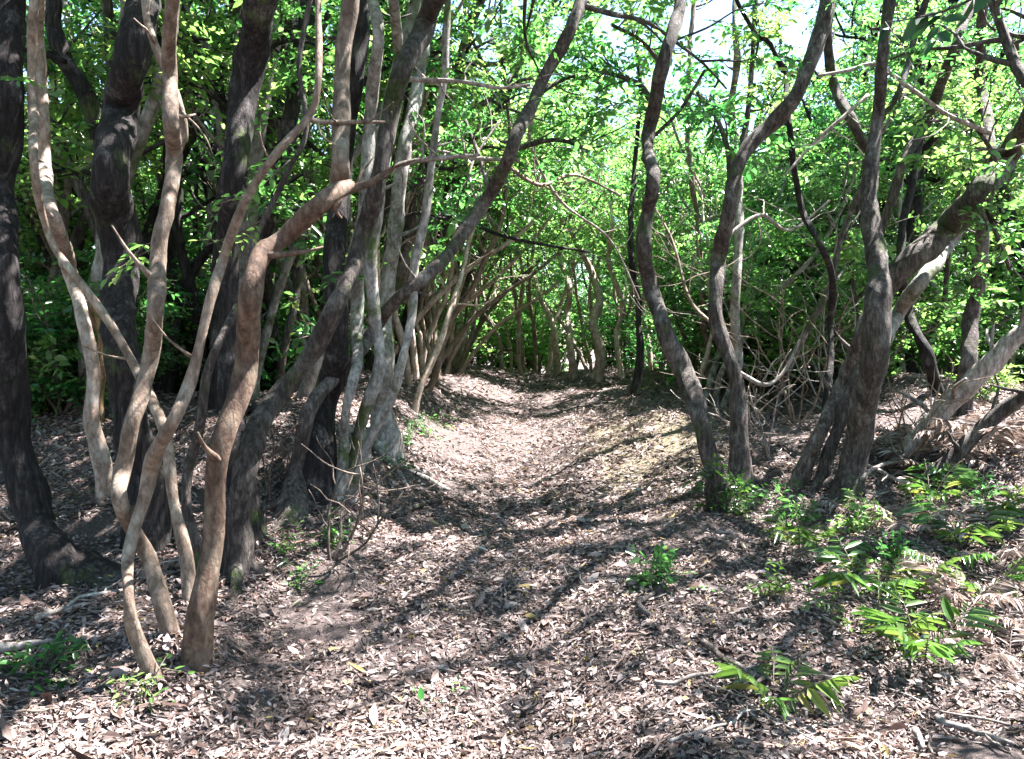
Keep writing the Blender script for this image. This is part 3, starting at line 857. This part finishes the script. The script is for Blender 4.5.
traced_tree('slim_tree', 'slim straight trunk at the right behind the heavy slanting limb', 'tree', 'bark_brown', (962, 415), [
    [(962, 415, 24), (967, 360, 21), (973, 310, 20), (984, 228, 19), (990, 150, 17), (982, 90, 13), (981, 30, 12), (985, -15, 12)]], d0=9.6, dd=0.3, seed=16, up=2.5, limbs=5)
traced_tree('slim_tree', 'slim slanting trunk below the heavy limb of the largest right-hand tree', 'tree', 'bark_dark', (930, 395), [
    [(938, 395, 17), (922, 345, 15), (908, 310, 14), (900, 270, 12), (905, 220, 11), (918, 150, 10), (922, 60, 9), (915, -12, 8)]], d0=10.2, dd=0.3, seed=17, up=2.0, limbs=5)
traced_tree('slim_tree', 'slim wavy stem between the sinuous trunk and the lichened trunk', 'tree', 'bark_tan', (710, 395), [
    [(711, 395, 9), (706, 340, 8), (702, 290, 8), (698, 222, 8), (690, 170, 7), (687, 90, 7), (692, 30, 6), (694, -12, 6)]], d0=10.5, dd=0.3, seed=18, up=1.8, limbs=4, limb_len=1.2)
traced_tree('slim_tree', 'short dark trunk at the crest of the path, right edge', 'tree', 'bark_dark', (634, 392), [
    [(634, 394, 13), (640, 350, 10), (637, 300, 9), (630, 240, 8), (634, 170, 7), (640, 90, 6), (632, 20, 6)]], d0=11.5, dd=0.6, seed=19, up=1.6, limbs=5, limb_len=1.3, leafm='leaf_light')

# pale stems at the far end of the path
for k, (lab, st) in enumerate([
    ('pale wavy stem standing at the middle of the crest', [(573, 379, 10), (571, 345, 9), (567, 315, 8), (570, 290, 8), (560, 255, 7), (562, 215, 6), (545, 170, 5)]),
    ('palest and stoutest stem at the right of the crest', [(596, 381, 15), (600, 350, 14), (594, 320, 13), (599, 298, 11), (590, 268, 9), (575, 240, 7), (560, 200, 6)]),
    ('pale forked stem at the left of the crest', [(556, 376, 9), (556, 345, 8), (551, 322, 7), (540, 295, 6), (532, 265, 5), (535, 230, 5)]),
    ('thin pale stem leaning right at the right end of the crest', [(622, 379, 8), (616, 340, 7), (622, 300, 7), (608, 262, 6), (612, 220, 5), (604, 180, 5)])]):
    traced_tree('slender_tree', lab, 'tree', 'bark_pale', st[0][:2], [st], dd=.5, seed=60 + k, up=1.6, limbs=6, limb_len=1.1, leafm='leaf_light', crown_from=3.2)

# a tree whose trunk stands just outside the right edge, its leaves hang into the corner
def corner_tree():
    rng = np.random.default_rng(40)
    x0, y0 = 2.9, 2.9
    z0 = float(ground(x0, y0))
    root = empty('leafy_tree', (x0, y0, z0), 'tree past the right edge hanging large dark leaves into the top right corner', 'tree')
    o3 = np.array([x0, y0, z0])
    wood, tips = MB(), []
    pts = np.array([[x0, y0, z0 - .2, .1], [x0 + .05, y0, z0 + 1, .08], [x0 - .02, y0 + .1, z0 + 2.2, .07], [x0 + .1, y0 + .1, z0 + 3.4, .06], [x0 + .1, y0 + .3, z0 + 4.8, .04]])
    L = tube(wood, pts, 12, 0.08, 0.1)
    for j in range(6):
        a = j * 2.4
        limb(wood, tips, L[int(len(L) * (0.65 + 0.05 * j)), :3], np.array([math.cos(a), math.sin(a), 0.5]), 1.2, 0.025, rng, 1)
    wood.build('trunk', M['bark_brown'], root, o3)
    for path, lf, n in (([(1100, -60), (1020, -30), (960, 5), (915, 18), (885, 22)], 0.105, 16), ([(1110, 130), (1040, 140), (1005, 150), (975, 148)], 0.07, 14)):
        mb = MB()
        d = 2.7 if lf > .1 else 3.0
        p = [[x0, y0 + .05, float(P(path[0][0], path[0][1], d)[2]) - .1, .014]] + [[*P(x, y, d), .009 - .002 * i] for i, (x, y) in enumerate(path)]
        Lb = tube(mb, p, 6, 0.05, 0.05)
        bo = mb.build('branch', M['bark_brown'], root, o3)
        f = MB()
        s = Lb[int(len(Lb) * 0.45):, :3]
        k = np.linspace(0, len(s) - 1, n).astype(int)
        dd = np.stack([rng.normal(-.25, .4, n), rng.normal(0, .4, n), -0.75 + rng.normal(0, .25, n)], -1) if lf > .1 else rng.normal(0, .6, (n, 3))
        leaves(f, s[k], dd, rng.normal(0, .5, (n, 3)) + np.array([.3, -.7, .5]), lf * (.7 + .5 * rng.random(n)), np.full(n, .42), 0, .15, .1)
        sprays(f, s[k[::3]], rng.normal(0, .5, (len(k[::3]), 3)), rng, 5, .2, lf * .8)
        f.build('foliage', [M['leaf_hang' if lf > .1 else 'leaf_light'], M['twig']], bo, o3)
    foliage(tips, rng, 3, .2, 8, .34, .09).build('crown', [M['leaf'], M['twig']], root, o3)
corner_tree()

# broken orange stub of rotten wood on the left
mb = MB()
p = [[*P(98, 395, 6.2)], [*P(102, 350, 6.2)], [*P(96, 315, 6.15)], [*P(82, 285, 6.1)]]
pp = [[*P(104, 470, 6.2)]] + p
base = P(104, 495, 6.2)
zb = float(ground(base[0], base[1]))
rows = [[base[0], base[1], zb - .1, .05]] + [[*q, r] for q, r in zip(pp, (.035, .04, .045, .035, .012))]
tube(mb, rows, 12, 0.04, 0.3)
so_ = mb.build('rotten_stub', M['rotten'])
tag(so_, 'broken orange-brown stub of rotten wood beside the big dark forked trunk', 'dead stub')

# ------------------------------------------------------------------ the wood beyond, tree by tree
rb = np.random.default_rng(77)
taken = []
def free(x, y, d):
    for a, b in taken:
        if (a - x) ** 2 + (b - y) ** 2 < d * d:
            return False
    taken.append((x, y))
    return True

def scatter(n, xr, yr, dmin, kind, nvar, barks, lfs, sc, label, cat, group, corridor=1.7, tilt=0.12, ok=None):
    k = tries = 0
    while k < n and tries < n * 60:
        tries += 1
        x, y = rb.uniform(*xr), rb.uniform(*yr)
        if abs(x - float(path_x(min(y, 24)))) < corridor or (ok and not ok(x, y)) or not free(x, y, dmin):
            continue
        v = int(rb.integers(nvar))
        place(kind, v, x, y, rb.uniform(0, 6.28), rb.uniform(*sc), barks[int(rb.integers(len(barks)))], lfs[int(rb.integers(len(lfs)))], label, cat, group,
              (rb.normal(0, tilt), rb.normal(0, tilt)))
        k += 1

D = ['bark_dark', 'bark_brown']
scatter(7, (-11, -3.0), (10, 20), 1.4, 'tall', 3, D, ['leaf', 'leaf', 'leaf_light'], (0.85, 1.15), 'tall shaded tree in the dark wood left of the path', 'tree', 'tall trees in the wood on the left', 2.2)
scatter(9, (3.4, 13), (10.5, 24), 1.4, 'tall', 3, D, ['leaf', 'leaf_light'], (0.8, 1.1), 'tall sunlit tree in the wood right of the path', 'tree', 'tall trees in the wood on the right', 2.4, ok=lambda x, y: not (.2 < x / y < .35) and not (1.2 < x - float(path_x(y)) < 5.2 and 14.5 < y < 21))
scatter(16, (-10, -2.6), (8, 21), 1.0, 'under', 3, ['bark_brown', 'bark_dark'], ['leaf', 'leaf_light'], (0.85, 1.2), 'low leafy tree filling the shade of the left wood', 'tree', 'low trees in the wood on the left', 2.4)
scatter(18, (2.6, 12), (10.5, 24), 0.9, 'under', 3, ['bark_brown', 'bark_grey', 'bark_pale'], ['leaf', 'leaf_light'], (0.85, 1.2), 'low leafy tree with thin crooked stems in the right wood', 'tree', 'low trees in the wood on the right', 2.0, ok=lambda x, y: not (1.2 < x - float(path_x(y)) < 5.2 and 14.5 < y < 21))
scatter(11, (-6, 8), (24, 34), 1.4, 'under', 3, ['bark_brown', 'bark_pale'], ['leaf', 'leaf_light'], (1.0, 1.5), 'leafy tree closing the view beyond the crest of the path', 'tree', 'trees beyond the crest', 0.0)
scatter(8, (-12, 14), (25, 38), 2.0, 'tall', 3, D, ['leaf', 'leaf_light'], (0.9, 1.25), 'tall tree far behind the crest of the path', 'tree', 'tall trees far beyond the crest', 1.5, ok=lambda x, y: not (.2 < x / y < .35))
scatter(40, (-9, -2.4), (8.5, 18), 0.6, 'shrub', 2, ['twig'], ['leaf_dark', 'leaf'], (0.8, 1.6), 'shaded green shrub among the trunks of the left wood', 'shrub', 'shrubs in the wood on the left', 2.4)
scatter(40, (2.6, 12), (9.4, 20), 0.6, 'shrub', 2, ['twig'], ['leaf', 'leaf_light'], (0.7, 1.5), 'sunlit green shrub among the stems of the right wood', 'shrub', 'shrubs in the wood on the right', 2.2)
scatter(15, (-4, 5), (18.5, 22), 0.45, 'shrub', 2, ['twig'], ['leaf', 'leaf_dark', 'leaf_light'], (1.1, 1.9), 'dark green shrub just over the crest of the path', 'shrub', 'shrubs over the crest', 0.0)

for k, (x, dy, v) in enumerate([(-2.6, 17.5, 0), (2.2, 19.2, 1), (-2.4, 20.6, 2), (-.2, 22.5, 0), (-2.9, 13.6, 1)]):
    place('tall', v, float(path_x(dy)) + x, dy, k * 1.1, .8 + .07 * (k % 3), D[k % 2], 'leaf_light' if k % 2 else 'leaf', 'tall tree beside the crest with its crown meeting over the path', 'tree', 'tall trees meeting over the crest')
for k in range(34):
    y = rb.uniform(6.2, 9.5)
    x = -2.6 - rb.uniform(.2, 1.0) * (y - 3.2) * .62
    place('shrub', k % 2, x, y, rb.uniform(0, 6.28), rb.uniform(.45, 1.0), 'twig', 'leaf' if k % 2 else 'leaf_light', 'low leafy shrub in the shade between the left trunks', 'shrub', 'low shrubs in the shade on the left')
# the row of slender stems leaning over the left edge of the path
for k in range(48):
    y = 9.4 + 8.2 * (k / 48) + rb.uniform(-.2, .2)
    x = float(path_x(y)) - 1.35 - rb.uniform(0, .9) - 0.02 * (y - 9)
    place('pole', k % 7, x, y, rb.uniform(0, 6.28), rb.uniform(.8, 1.1), ['bark_pale', 'bark_pale', 'bark_tan'][k % 3], 'leaf_light' if k % 2 else 'leaf',
          'slender stem in the row leaning over the left edge of the path', 'tree', 'slender stems along the left edge', (rb.normal(0, .06), 0.12 + rb.normal(0, .07)))
for k in range(20):
    x, y = float(path_x(16)) + rb.uniform(-1.3, 2.2), rb.uniform(17.0, 20.5)
    place('pole', k % 7, x, y, rb.uniform(0, 6.28), rb.uniform(.8, 1.2), ['bark_pale', 'bark_pale', 'bark_tan'][k % 3], 'leaf_light',
          'pale wavy slender tree standing across the crest at the end of the path', 'tree', 'pale slender trees on the crest', (rb.normal(0, .08), rb.normal(0, .08)))
for k in range(44):
    y = rb.uniform(8.5, 18)
    x = float(path_x(y)) + 1.7 + rb.uniform(0, 5.0)
    place('pole' if k % 3 else 'bare', k % 7, x, y, rb.uniform(0, 6.28), rb.uniform(.75, 1.15), ['bark_pale', 'bark_grey', 'bark_brown'][k % 3], 'leaf_light' if k % 2 else 'leaf',
          'thin stem in the open thicket right of the path', 'tree', 'thin stems in the thicket on the right', (rb.normal(0, .06), rb.normal(0, .09)))
for k in range(26):
    y = rb.uniform(7.0, 11)
    x = float(path_x(y)) - 2.2 - rb.uniform(0, 3.2)
    place('bare', k % 7, x, y, rb.uniform(0, 6.28), rb.uniform(.9, 1.2), ['bark_grey', 'bark_brown', 'bark_tan'][k % 3], 'leaf',
          'thin stem in the shade behind the left foreground trunks', 'tree', 'thin stems in the shade on the left', (rb.normal(0, .1), rb.normal(0, .12)))
for k in range(26):
    y = rb.uniform(6.4, 11)
    x = -2.0 - rb.uniform(0, 1) * (y - 3) * .6
    place('bare', k % 7, x, y, rb.uniform(0, 6.28), rb.uniform(1.3, 1.8), ['bark_grey', 'bark_dark', 'bark_brown'][k % 3], 'leaf',
          'greyish upright trunk in the crowd of trunks behind the left foreground trees', 'tree', 'upright trunks crowding the left wood', (rb.normal(0, .08), rb.normal(.05, .1)))
for k, (x, y, t, lf) in enumerate([(-2.15, 8.6, .2, 'leaf_light'), (-2.1, 10.2, .24, 'leaf'), (-2.3, 12.8, .28, 'leaf_light'), (-1.9, 15.6, .22, 'leaf_light'), (-2.4, 19.2, .18, 'leaf_light'), (4.4, 19.5, 0, 'leaf_light'), (5.9, 24.0, 0, 'leaf_light'), (7.2, 26.0, 0, 'leaf')]):
    place('tall', (k + 1) % 3, float(path_x(y)) + x, y, k * 2.0, .82 + .06 * (k % 3), D[k % 2], lf, 'tall leafy tree whose crown closes the tunnel of leaves over the path', 'tree', 'tall trees closing the tunnel of leaves', (0, t))
for k, (x, y) in enumerate([(5.9, 13.0), (7.4, 14.2), (8.6, 17.0), (9.5, 13.5), (5.4, 10.9), (11, 17)]):
    place('tall', k % 3, x, y, k * 1.7, .95, D[k % 2], 'leaf_light' if k % 2 else 'leaf', 'tall tree whose leaves fill the upper right of the wood', 'tree', 'tall trees filling the upper right')
# unseen trees added around the frame for shade; sparse ones at right dapple the foreground
for k, (x, y, s) in enumerate([(-6.5, 4.2, .95), (-5.6, 6.6, .9), (-7.4, 7.2, 1.0), (-5.2, 3.6, .8), (-2.5, -2.5, .9), (0.5, -3.6, .9), (3.2, -2.8, .9), (-5, -.6, .9), (5.4, .2, .9), (3.85, 5.3, .85), (7.4, 5.4, .9), (6.0, 2.2, .9)]):
    place('airy' if x > 3.3 else 'tall', k % 3, x, y, k * 1.3, s, D[k % 2], 'leaf', 'unseen tall tree added outside the frame to shade the near end', 'tree', 'unseen trees added around the near end', (0, -.16 if x > 3.8 else -.06 if x > 3.3 else 0))

# ------------------------------------------------------------------ leaf litter
def litter():
    rng = np.random.default_rng(9)
    mb = MB()
    def band(n, x0, x1, y0, y1, size, power=1.0):
        y = y0 + (y1 - y0) * rng.random(n) ** power
        x = x0 + (x1 - x0) * rng.random(n)
        q3 = np.stack([x, y, x * 0], -1)
        keep = (np.abs(x) < 0.72 * y + 1.2) & (vnoise(q3 + 21, 1.9) + .5 * vnoise(q3 + 5, 5.3) + .75 > 1.1 * rng.random(n) - .35)
        x, y = x[keep], y[keep]
        m = len(x)
        e = 0.03
        z = ground(x, y)
        nz = unit(np.stack([-(ground(x + e, y) - z) / e, -(ground(x, y + e) - z) / e, np.ones(m)], -1))
        a = rng.random(m) * 6.283
        d = np.stack([np.cos(a), np.sin(a), rng.normal(0, .18, m)], -1)
        d = d - nz * np.sum(d * nz, -1, keepdims=True) * 0.8
        nr = nz + rng.normal(0, .36, (m, 3))
        ln = size * np.clip(np.exp(rng.normal(-.05, .38, m)), .35, 1.8)
        thin = rng.random(m) < .35
        wd = np.where(thin, .06 + .1 * rng.random(m), .26 + .28 * rng.random(m))
        leaves(mb, np.stack([x, y, z + 0.003 + 0.02 * rng.random(m)], -1), d, nr, ln * np.where(thin, 1.5, 1), wd, 0, rng.normal(0, .22, (m, 1)), 0.25)
    band(230000, -4.2, 4.6, 1.9, 6.5, 0.025, 1.3)
    band(90000, -6, 7.5, 6.0, 11, 0.04)
    band(16000, -4.2, 4.6, 1.9, 7.5, 0.055, 1.1)
    band(26000, -8, 10, 11, 18, 0.065)
    for (x0, y0, r0) in BASES:
        m = 260
        a = rng.random(m) * 6.283
        q = r0 * (.8 + 2.2 * rng.random(m) ** 1.5)
        x, y = x0 + np.cos(a) * q, y0 + np.sin(a) * q
        h = .05 * np.exp(-((q - r0) / r0) ** 2) * rng.random(m)
        d = np.stack([rng.normal(0, 1, m), rng.normal(0, 1, m), rng.normal(0, .3, m)], -1)
        nr = np.stack([np.cos(a) * .5, np.sin(a) * .5, np.ones(m)], -1) + rng.normal(0, .3, (m, 3))
        leaves(mb, np.stack([x, y, ground(x, y) + .005 + h], -1), d, nr, .035 * (.5 + rng.random(m)), .2 + .25 * rng.random(m), 0, .2, .2)
    o = mb.build('leaf_litter', M['litter'], smooth=False)
    tag(o, 'dry brown and grey fallen leaves covering the path and the forest floor', 'leaf litter', kind='stuff')
litter()

# ------------------------------------------------------------------ ferns and seedlings
def frond_mesh(rng, a, d, L, mats_i, pairs=15, pin=0.3, droop=0.5, wd=0.2, tips_i=0):
    """One frond: a curved rachis with leaflets either side."""
    mb = MB()
    d = unit(d)
    pts = [np.array(a, float)]
    n = 9
    for i in range(n):
        d = unit(d + np.array([0, 0, -droop / n * (0.4 + i * 0.2)]) + rng.normal(0, .03, 3))
        pts.append(pts[-1] + d * L / n)
    rows = np.hstack([np.array(pts), np.linspace(.0035, .0012, n + 1)[:, None]])
    Lr = tube(mb, rows, 5, 0.03, 0, 1)
    t = unit(np.gradient(Lr[:, :3], axis=0))
    k = np.linspace(.25, .98, pairs)
    i = (k * (len(Lr) - 1)).astype(int)
    side = unit(np.cross(t[i], [0, 0, 1.0]))
    up = np.cross(side, t[i])
    ln = L * pin * np.sin(np.pi * (0.18 + 0.78 * (k - .25) / .73)) ** .8
    for s in (-1, 1):
        dirs = side * s + t[i] * 0.6 - up * 0.2 + rng.normal(0, .2, (pairs, 3))
        leaves(mb, Lr[i, :3], dirs, up + rng.normal(0, .15, (pairs, 3)), ln * (.55 + .55 * rng.random(pairs)), wd * (.8 + .4 * rng.random(pairs)), 0, rng.uniform(.1, .5, (pairs, 1)), .12)
    return mb

def fern(px, py, label, n, L, seed, mat='fern', spread=(0, 6.28), rise=1.3, pairs=8, pin=.5, wd=.19, droop=.55, name='fern', cat='fern', group=None):
    rng = np.random.default_rng(seed)
    b = hit(px, py)
    b[2] = float(ground(b[0], b[1]))
    root = empty(name, b, label, cat, group)
    for k in range(n):
        a = spread[0] + (spread[1] - spread[0]) * (k + rng.random() * .6) / n
        d = np.array([math.cos(a), math.sin(a), rise * (.6 + .7 * rng.random())])
        mb = frond_mesh(rng, b + np.array([math.cos(a), math.sin(a), 0]) * .015 - np.array([0, 0, .02]), d, .78 * L * (.55 + .6 * rng.random()), 0, pairs, pin, droop, wd)
        mb.build('frond', [M[mat], M['twig']], root, b)
    return root

fern(775, 705, 'green fern with drooping fronds low in front, right of the path', 6, .5, 1)
fern(925, 660, 'bright green fern growing beside the white sunlit patch at lower right', 6, .48, 2)
fern(865, 590, 'green fern in the middle of the right bank below the largest tree', 5, .48, 3)
fern(965, 545, 'yellow-green fern among grey dead fronds at the right', 6, .55, 4, rise=1.2)
fern(905, 600, 'small pale green fern between the middle fern and the yellow-green one', 6, .42, 5)
fern(800, 545, 'sparse dark green fern at the foot of the largest right-hand tree', 6, .4, 6)
fern(930, 500, 'pale broad-leaved fern under the leaning dead branch', 7, .5, 7, rise=1.3, wd=.28)
DF = dict(mat='dead_fern', pairs=24, pin=.3, wd=.14, name='dead_fern', cat='dead fern')
fern(925, 470, 'grey dried fern heaped against the fallen limb behind the pale fern', 9, .75, 20, droop=.9, **DF)
fern(985, 455, 'grey dried fern under the upper fallen branch near the right edge', 9, .8, 21, droop=.9, **DF)
fern(1005, 560, 'grey dried fern at the right edge beside the yellow-green fern', 8, .6, 22, droop=1.0, **DF)
fern(900, 530, 'brown withered fern in the middle of the right bank', 8, .55, 23, droop=1.0, **DF)
fern(960, 610, 'whitened dead fern in the brightest patch of the right bank', 8, .55, 24, droop=1.1, **DF)
fern(1010, 660, 'whitened dead fern at the lower right edge in full sun', 7, .5, 25, droop=1.1, **DF)
fern(880, 455, 'withered fern just right of the base of the largest right-hand tree', 7, .6, 26, droop=.9, **DF)

for k in range(16):
    rr = np.random.default_rng(300 + k)
    fern(rr.uniform(800, 1015), rr.uniform(440, 640), 'small withered grey frond lying among the debris of the right bank', 4, .42, 320 + k, group='withered fronds on the right bank', droop=1.0, rise=.6, **DF)

for k, (x, y) in enumerate([(985, 600), (940, 560), (1000, 520), (835, 560), (890, 640), (870, 520)]):
    fern(x, y, ['small upright fern among the withered fronds of the right bank', 'small drooping fern among the withered fronds of the right bank'][k % 2], 4, .42, 400 + k, rise=1.7 if k % 2 == 0 else .9, group='small ferns on the right bank')

def seedling(px, py, label, h, n, leaf, seed, lm='leaf', name='seedling', cat='seedling', group=None, stems=4, k=7):
    rng = np.random.default_rng(seed)
    b = hit(px, py)
    b[2] = float(ground(b[0], b[1]))
    root = empty(name, b, label, cat, group)
    mb, tips = MB(), []
    for s in range(stems):
        a = s * 6.28 / stems + rng.random()
        pts = bez(b - np.array([0, 0, .03]), [math.cos(a) * .5, math.sin(a) * .5, 1.0], h * (.7 + .5 * rng.random()), rng, 4, .2, .05)
        L = tube(mb, np.hstack([pts, np.linspace(.005, .002, 5)[:, None]]), 5, .05, 0)
        for i in range(1, len(pts)):
            tips.append((pts[i], unit(pts[i] - pts[i - 1])))
    mb.build('stem', M['twig'], root, b)
    foliage(tips, rng, n, .06, k, leaf * 3.2, leaf, 1, .42).build('foliage', [M[lm], M['twig']], root, b)
seedling(727, 515, 'dense dark green bush at the foot of the sinuous trunk', .36, 4, .055, 31, 'leaf_dark', 'bush', 'bush')
seedling(662, 588, 'bright green seedling on the right edge of the path', .15, 2, .06, 32, 'leaf', stems=3)
seedling(790, 530, 'green seedling left of the base of the largest tree', .24, 2, .05, 33, 'leaf')
seedling(858, 535, 'leafy seedling just in front of the largest tree on the right', .2, 2, .05, 34, 'leaf_light')
seedling(985, 400, 'light green leafy bush beneath the upper fallen branch', .5, 3, .07, 35, 'leaf_light', 'bush', 'bush')
seedling(140, 705, 'tiny light green seedling in front of the left foreground clump', .12, 2, .03, 36, 'leaf_light', stems=3, k=4)
seedling(48, 675, 'low green tuft in the shade at the lower left', .1, 2, .05, 37, 'leaf', stems=4, k=5)
seedling(440, 715, 'lone small seedling with two leaves near the bottom of the path', .1, 1, .05, 38, 'leaf', stems=1, k=3)
for i, (x, y) in enumerate([(415, 428), (428, 438), (405, 445), (437, 425), (398, 470), (300, 590), (290, 555), (330, 545)]):
    seedling(x, y, 'small sprout at the foot of the left bank', .13, 2, .035, 50 + i, 'leaf', group='sprouts on the left bank', stems=3, k=5)
for i, (x, y) in enumerate([(765, 600), (885, 560), (840, 625), (985, 500)]):
    seedling(x, y, 'small sprout among the litter of the right bank', .15, 2, .04, 70 + i, 'leaf' if i % 2 else 'fern', group='sprouts on the right bank', stems=3, k=5)

# ------------------------------------------------------------------ fallen branches, sticks
def fallen(pts, label, name='fallen_branch', bark='dead_wood', twigs=4, seed=1, tl=.35):
    rng = np.random.default_rng(seed)
    rows = []
    for (px, py, w, Y) in pts:
        q = P(px, py, Y)
        rows.append([*q, .5 * w * Y / F])
    mb = MB()
    L = tube(mb, rows, 10, .05, .12)
    b = rows[-1][:3]
    root = empty(name, b, label, 'fallen branch')
    mb.build('limb', M[bark], root, np.array(b))
    for j in range(twigs):
        m2 = MB()
        i = int(len(L) * (.15 + .75 * (j + rng.random() * .5) / twigs))
        a = rng.normal(0, 1, 3); a[2] = abs(a[2]) * .6
        limb(m2, [], L[i, :3], a, tl * (.5 + .8 * rng.random()), max(.004, L[i, 3] * .4), rng, 0, 5)
        m2.build('twig', M[bark], root, np.array(b))

def gY(px, py):
    return float(hit(px, py)[1])
y1, y2 = gY(905, 462), gY(922, 495)
fallen([(1050, 315, 17, y1 - .3), (1020, 335, 17, y1 - .2), (985, 368, 18, y1 - .1), (945, 408, 18, y1), (915, 440, 16, y1), (900, 462, 12, y1)], 'thick grey fallen branch propped from the right edge, the upper of two', seed=2, twigs=6, tl=.5)
fallen([(1050, 380, 14, y2 - .2), (1020, 398, 14, y2 - .1), (985, 425, 15, y2), (955, 455, 16, y2), (932, 478, 17, y2), (915, 497, 14, y2)], 'leaning grey branch from the right edge, the lower of two', seed=3, twigs=5, tl=.45, bark='bark_brown')

def stick(x, y, ang, L, r, label, bark='dead_wood', group=None, seed=0, fork=0, name='dead_stick', lift=0.01):
    rng = np.random.default_rng(seed)
    n = 7
    s = np.linspace(-.5, .5, n) * L
    px = x + np.cos(ang) * s + rng.normal(0, .03 * L, n) * np.sin(ang)
    py = y + np.sin(ang) * s + rng.normal(0, .03 * L, n) * np.cos(ang)
    z = ground(px, py) + r + lift + rng.random(n) * .012
    mb = MB()
    L2 = tube(mb, np.stack([px, py, z, np.linspace(r, r * .5, n)], -1), 7, .04, .12)
    for _ in range(fork):
        i = int(rng.integers(len(L2) // 3, len(L2) - 1))
        a = ang + rng.choice([-1, 1]) * rng.uniform(.4, .9)
        limb(mb, [], L2[i, :3], np.array([math.cos(a), math.sin(a), .12]), L * .35, r * .6, rng, 0, 5, 0.0)
    o = mb.build(name, M[bark])
    tag(o, label, 'stick', group)

def stick_px(x1, y1, x2, y2, w, *a, **k):
    p, q = hit(x1, y1), hit(x2, y2)
    m = (p + q) / 2
    d = q - p
    stick(m[0], m[1], math.atan2(d[1], d[0]), float(np.hypot(d[0], d[1])), w * m[1] / F * .5, *a, **k)
stick_px(0, 657, 52, 650, 10, 'thick grey stick lying at the lower left edge', fork=0, seed=1)
stick_px(35, 625, 130, 593, 5, 'long thin grey stick in the shade behind the left foreground clump', fork=2, seed=2)
stick_px(640, 622, 685, 570, 6, 'dead stick lying beside the bright green seedling', bark='bark_brown', fork=1, seed=3)
stick_px(655, 690, 760, 675, 5, 'thin stick lying left of the low front fern', fork=1, seed=4)
stick_px(700, 650, 770, 690, 9, 'dark stick lying under the low front fern', bark='bark_brown', fork=1, seed=5)
stick_px(940, 725, 1015, 752, 8, 'pale stick at the bottom right corner', fork=1, seed=6)
stick_px(915, 740, 922, 757, 9, 'short pale stick end at the bottom edge, right of centre', seed=7)
stick_px(400, 525, 445, 505, 6, 'exposed stick along the foot of the left bank', bark='bark_brown', seed=8)
stick_px(855, 478, 925, 505, 5, 'white forked stick at the foot of the lower leaning branch', fork=3, seed=9, lift=.1)
stick_px(865, 500, 905, 470, 5, 'white thin stick crossing in front of the largest tree', fork=2, seed=10, lift=.12)
rs = np.random.default_rng(21)
n = 0
while n < 110:
    y = rs.uniform(2.6, 11); x = rs.uniform(-.62 * y, .62 * y)
    side = abs(x - float(path_x(y)))
    if side < .7 and rs.random() < .6:
        continue
    stick(x, y, rs.uniform(0, 3.14), rs.uniform(.15, .6), rs.uniform(.003, .008), 'thin dead twig lying in the leaf litter', ['dead_wood', 'bark_brown', 'twig'][n % 3], 'twigs scattered in the leaf litter', 100 + n, int(rs.integers(0, 3)))
    n += 1

# pale brushwood standing in the thicket on the right
def brush(px, py, label, seed, h=.9, n=5):
    rng = np.random.default_rng(seed)
    b = hit(px, py)
    b[2] = float(ground(b[0], b[1]))
    root = empty('dead_brush', b, label, 'dead bush')
    for k in range(n):
        mb, t = MB(), []
        a = rng.random() * 6.28
        limb(mb, t, b - np.array([0, 0, .04]), np.array([math.cos(a) * .7, math.sin(a) * .7, 1.0]), h * (.7 + .5 * rng.random()), .012, rng, 1, 6)
        mb.build('stem', M['twig' if seed in (4, 5) else 'bark_tan' if seed % 2 else 'dead_wood'], root, b)
brush(795, 425, 'pale leafless brush between the lichened trunk and the largest tree', 1, 1.3, 6)
brush(760, 405, 'tall pale leafless brush behind the lichened trunk', 7, 2.2, 5)
brush(830, 410, 'tall bare pale brush behind the inner stems of the largest tree', 8, 2.2, 6)
brush(700, 392, 'bare pale brush beside the crest at the right edge of the path', 9, 1.8, 4)
brush(770, 460, 'low leafless brush right of the lichened trunk base', 2, .8, 5)
brush(905, 470, 'tangle of bare pale twigs behind the grey dried ferns', 3, .8, 6)
brush(330, 560, 'bare brown twigs in front of the thick shadowed left trunk', 4, .7, 4)
brush(270, 500, 'bare twigs at the foot of the curved dark stem', 5, .6, 4)
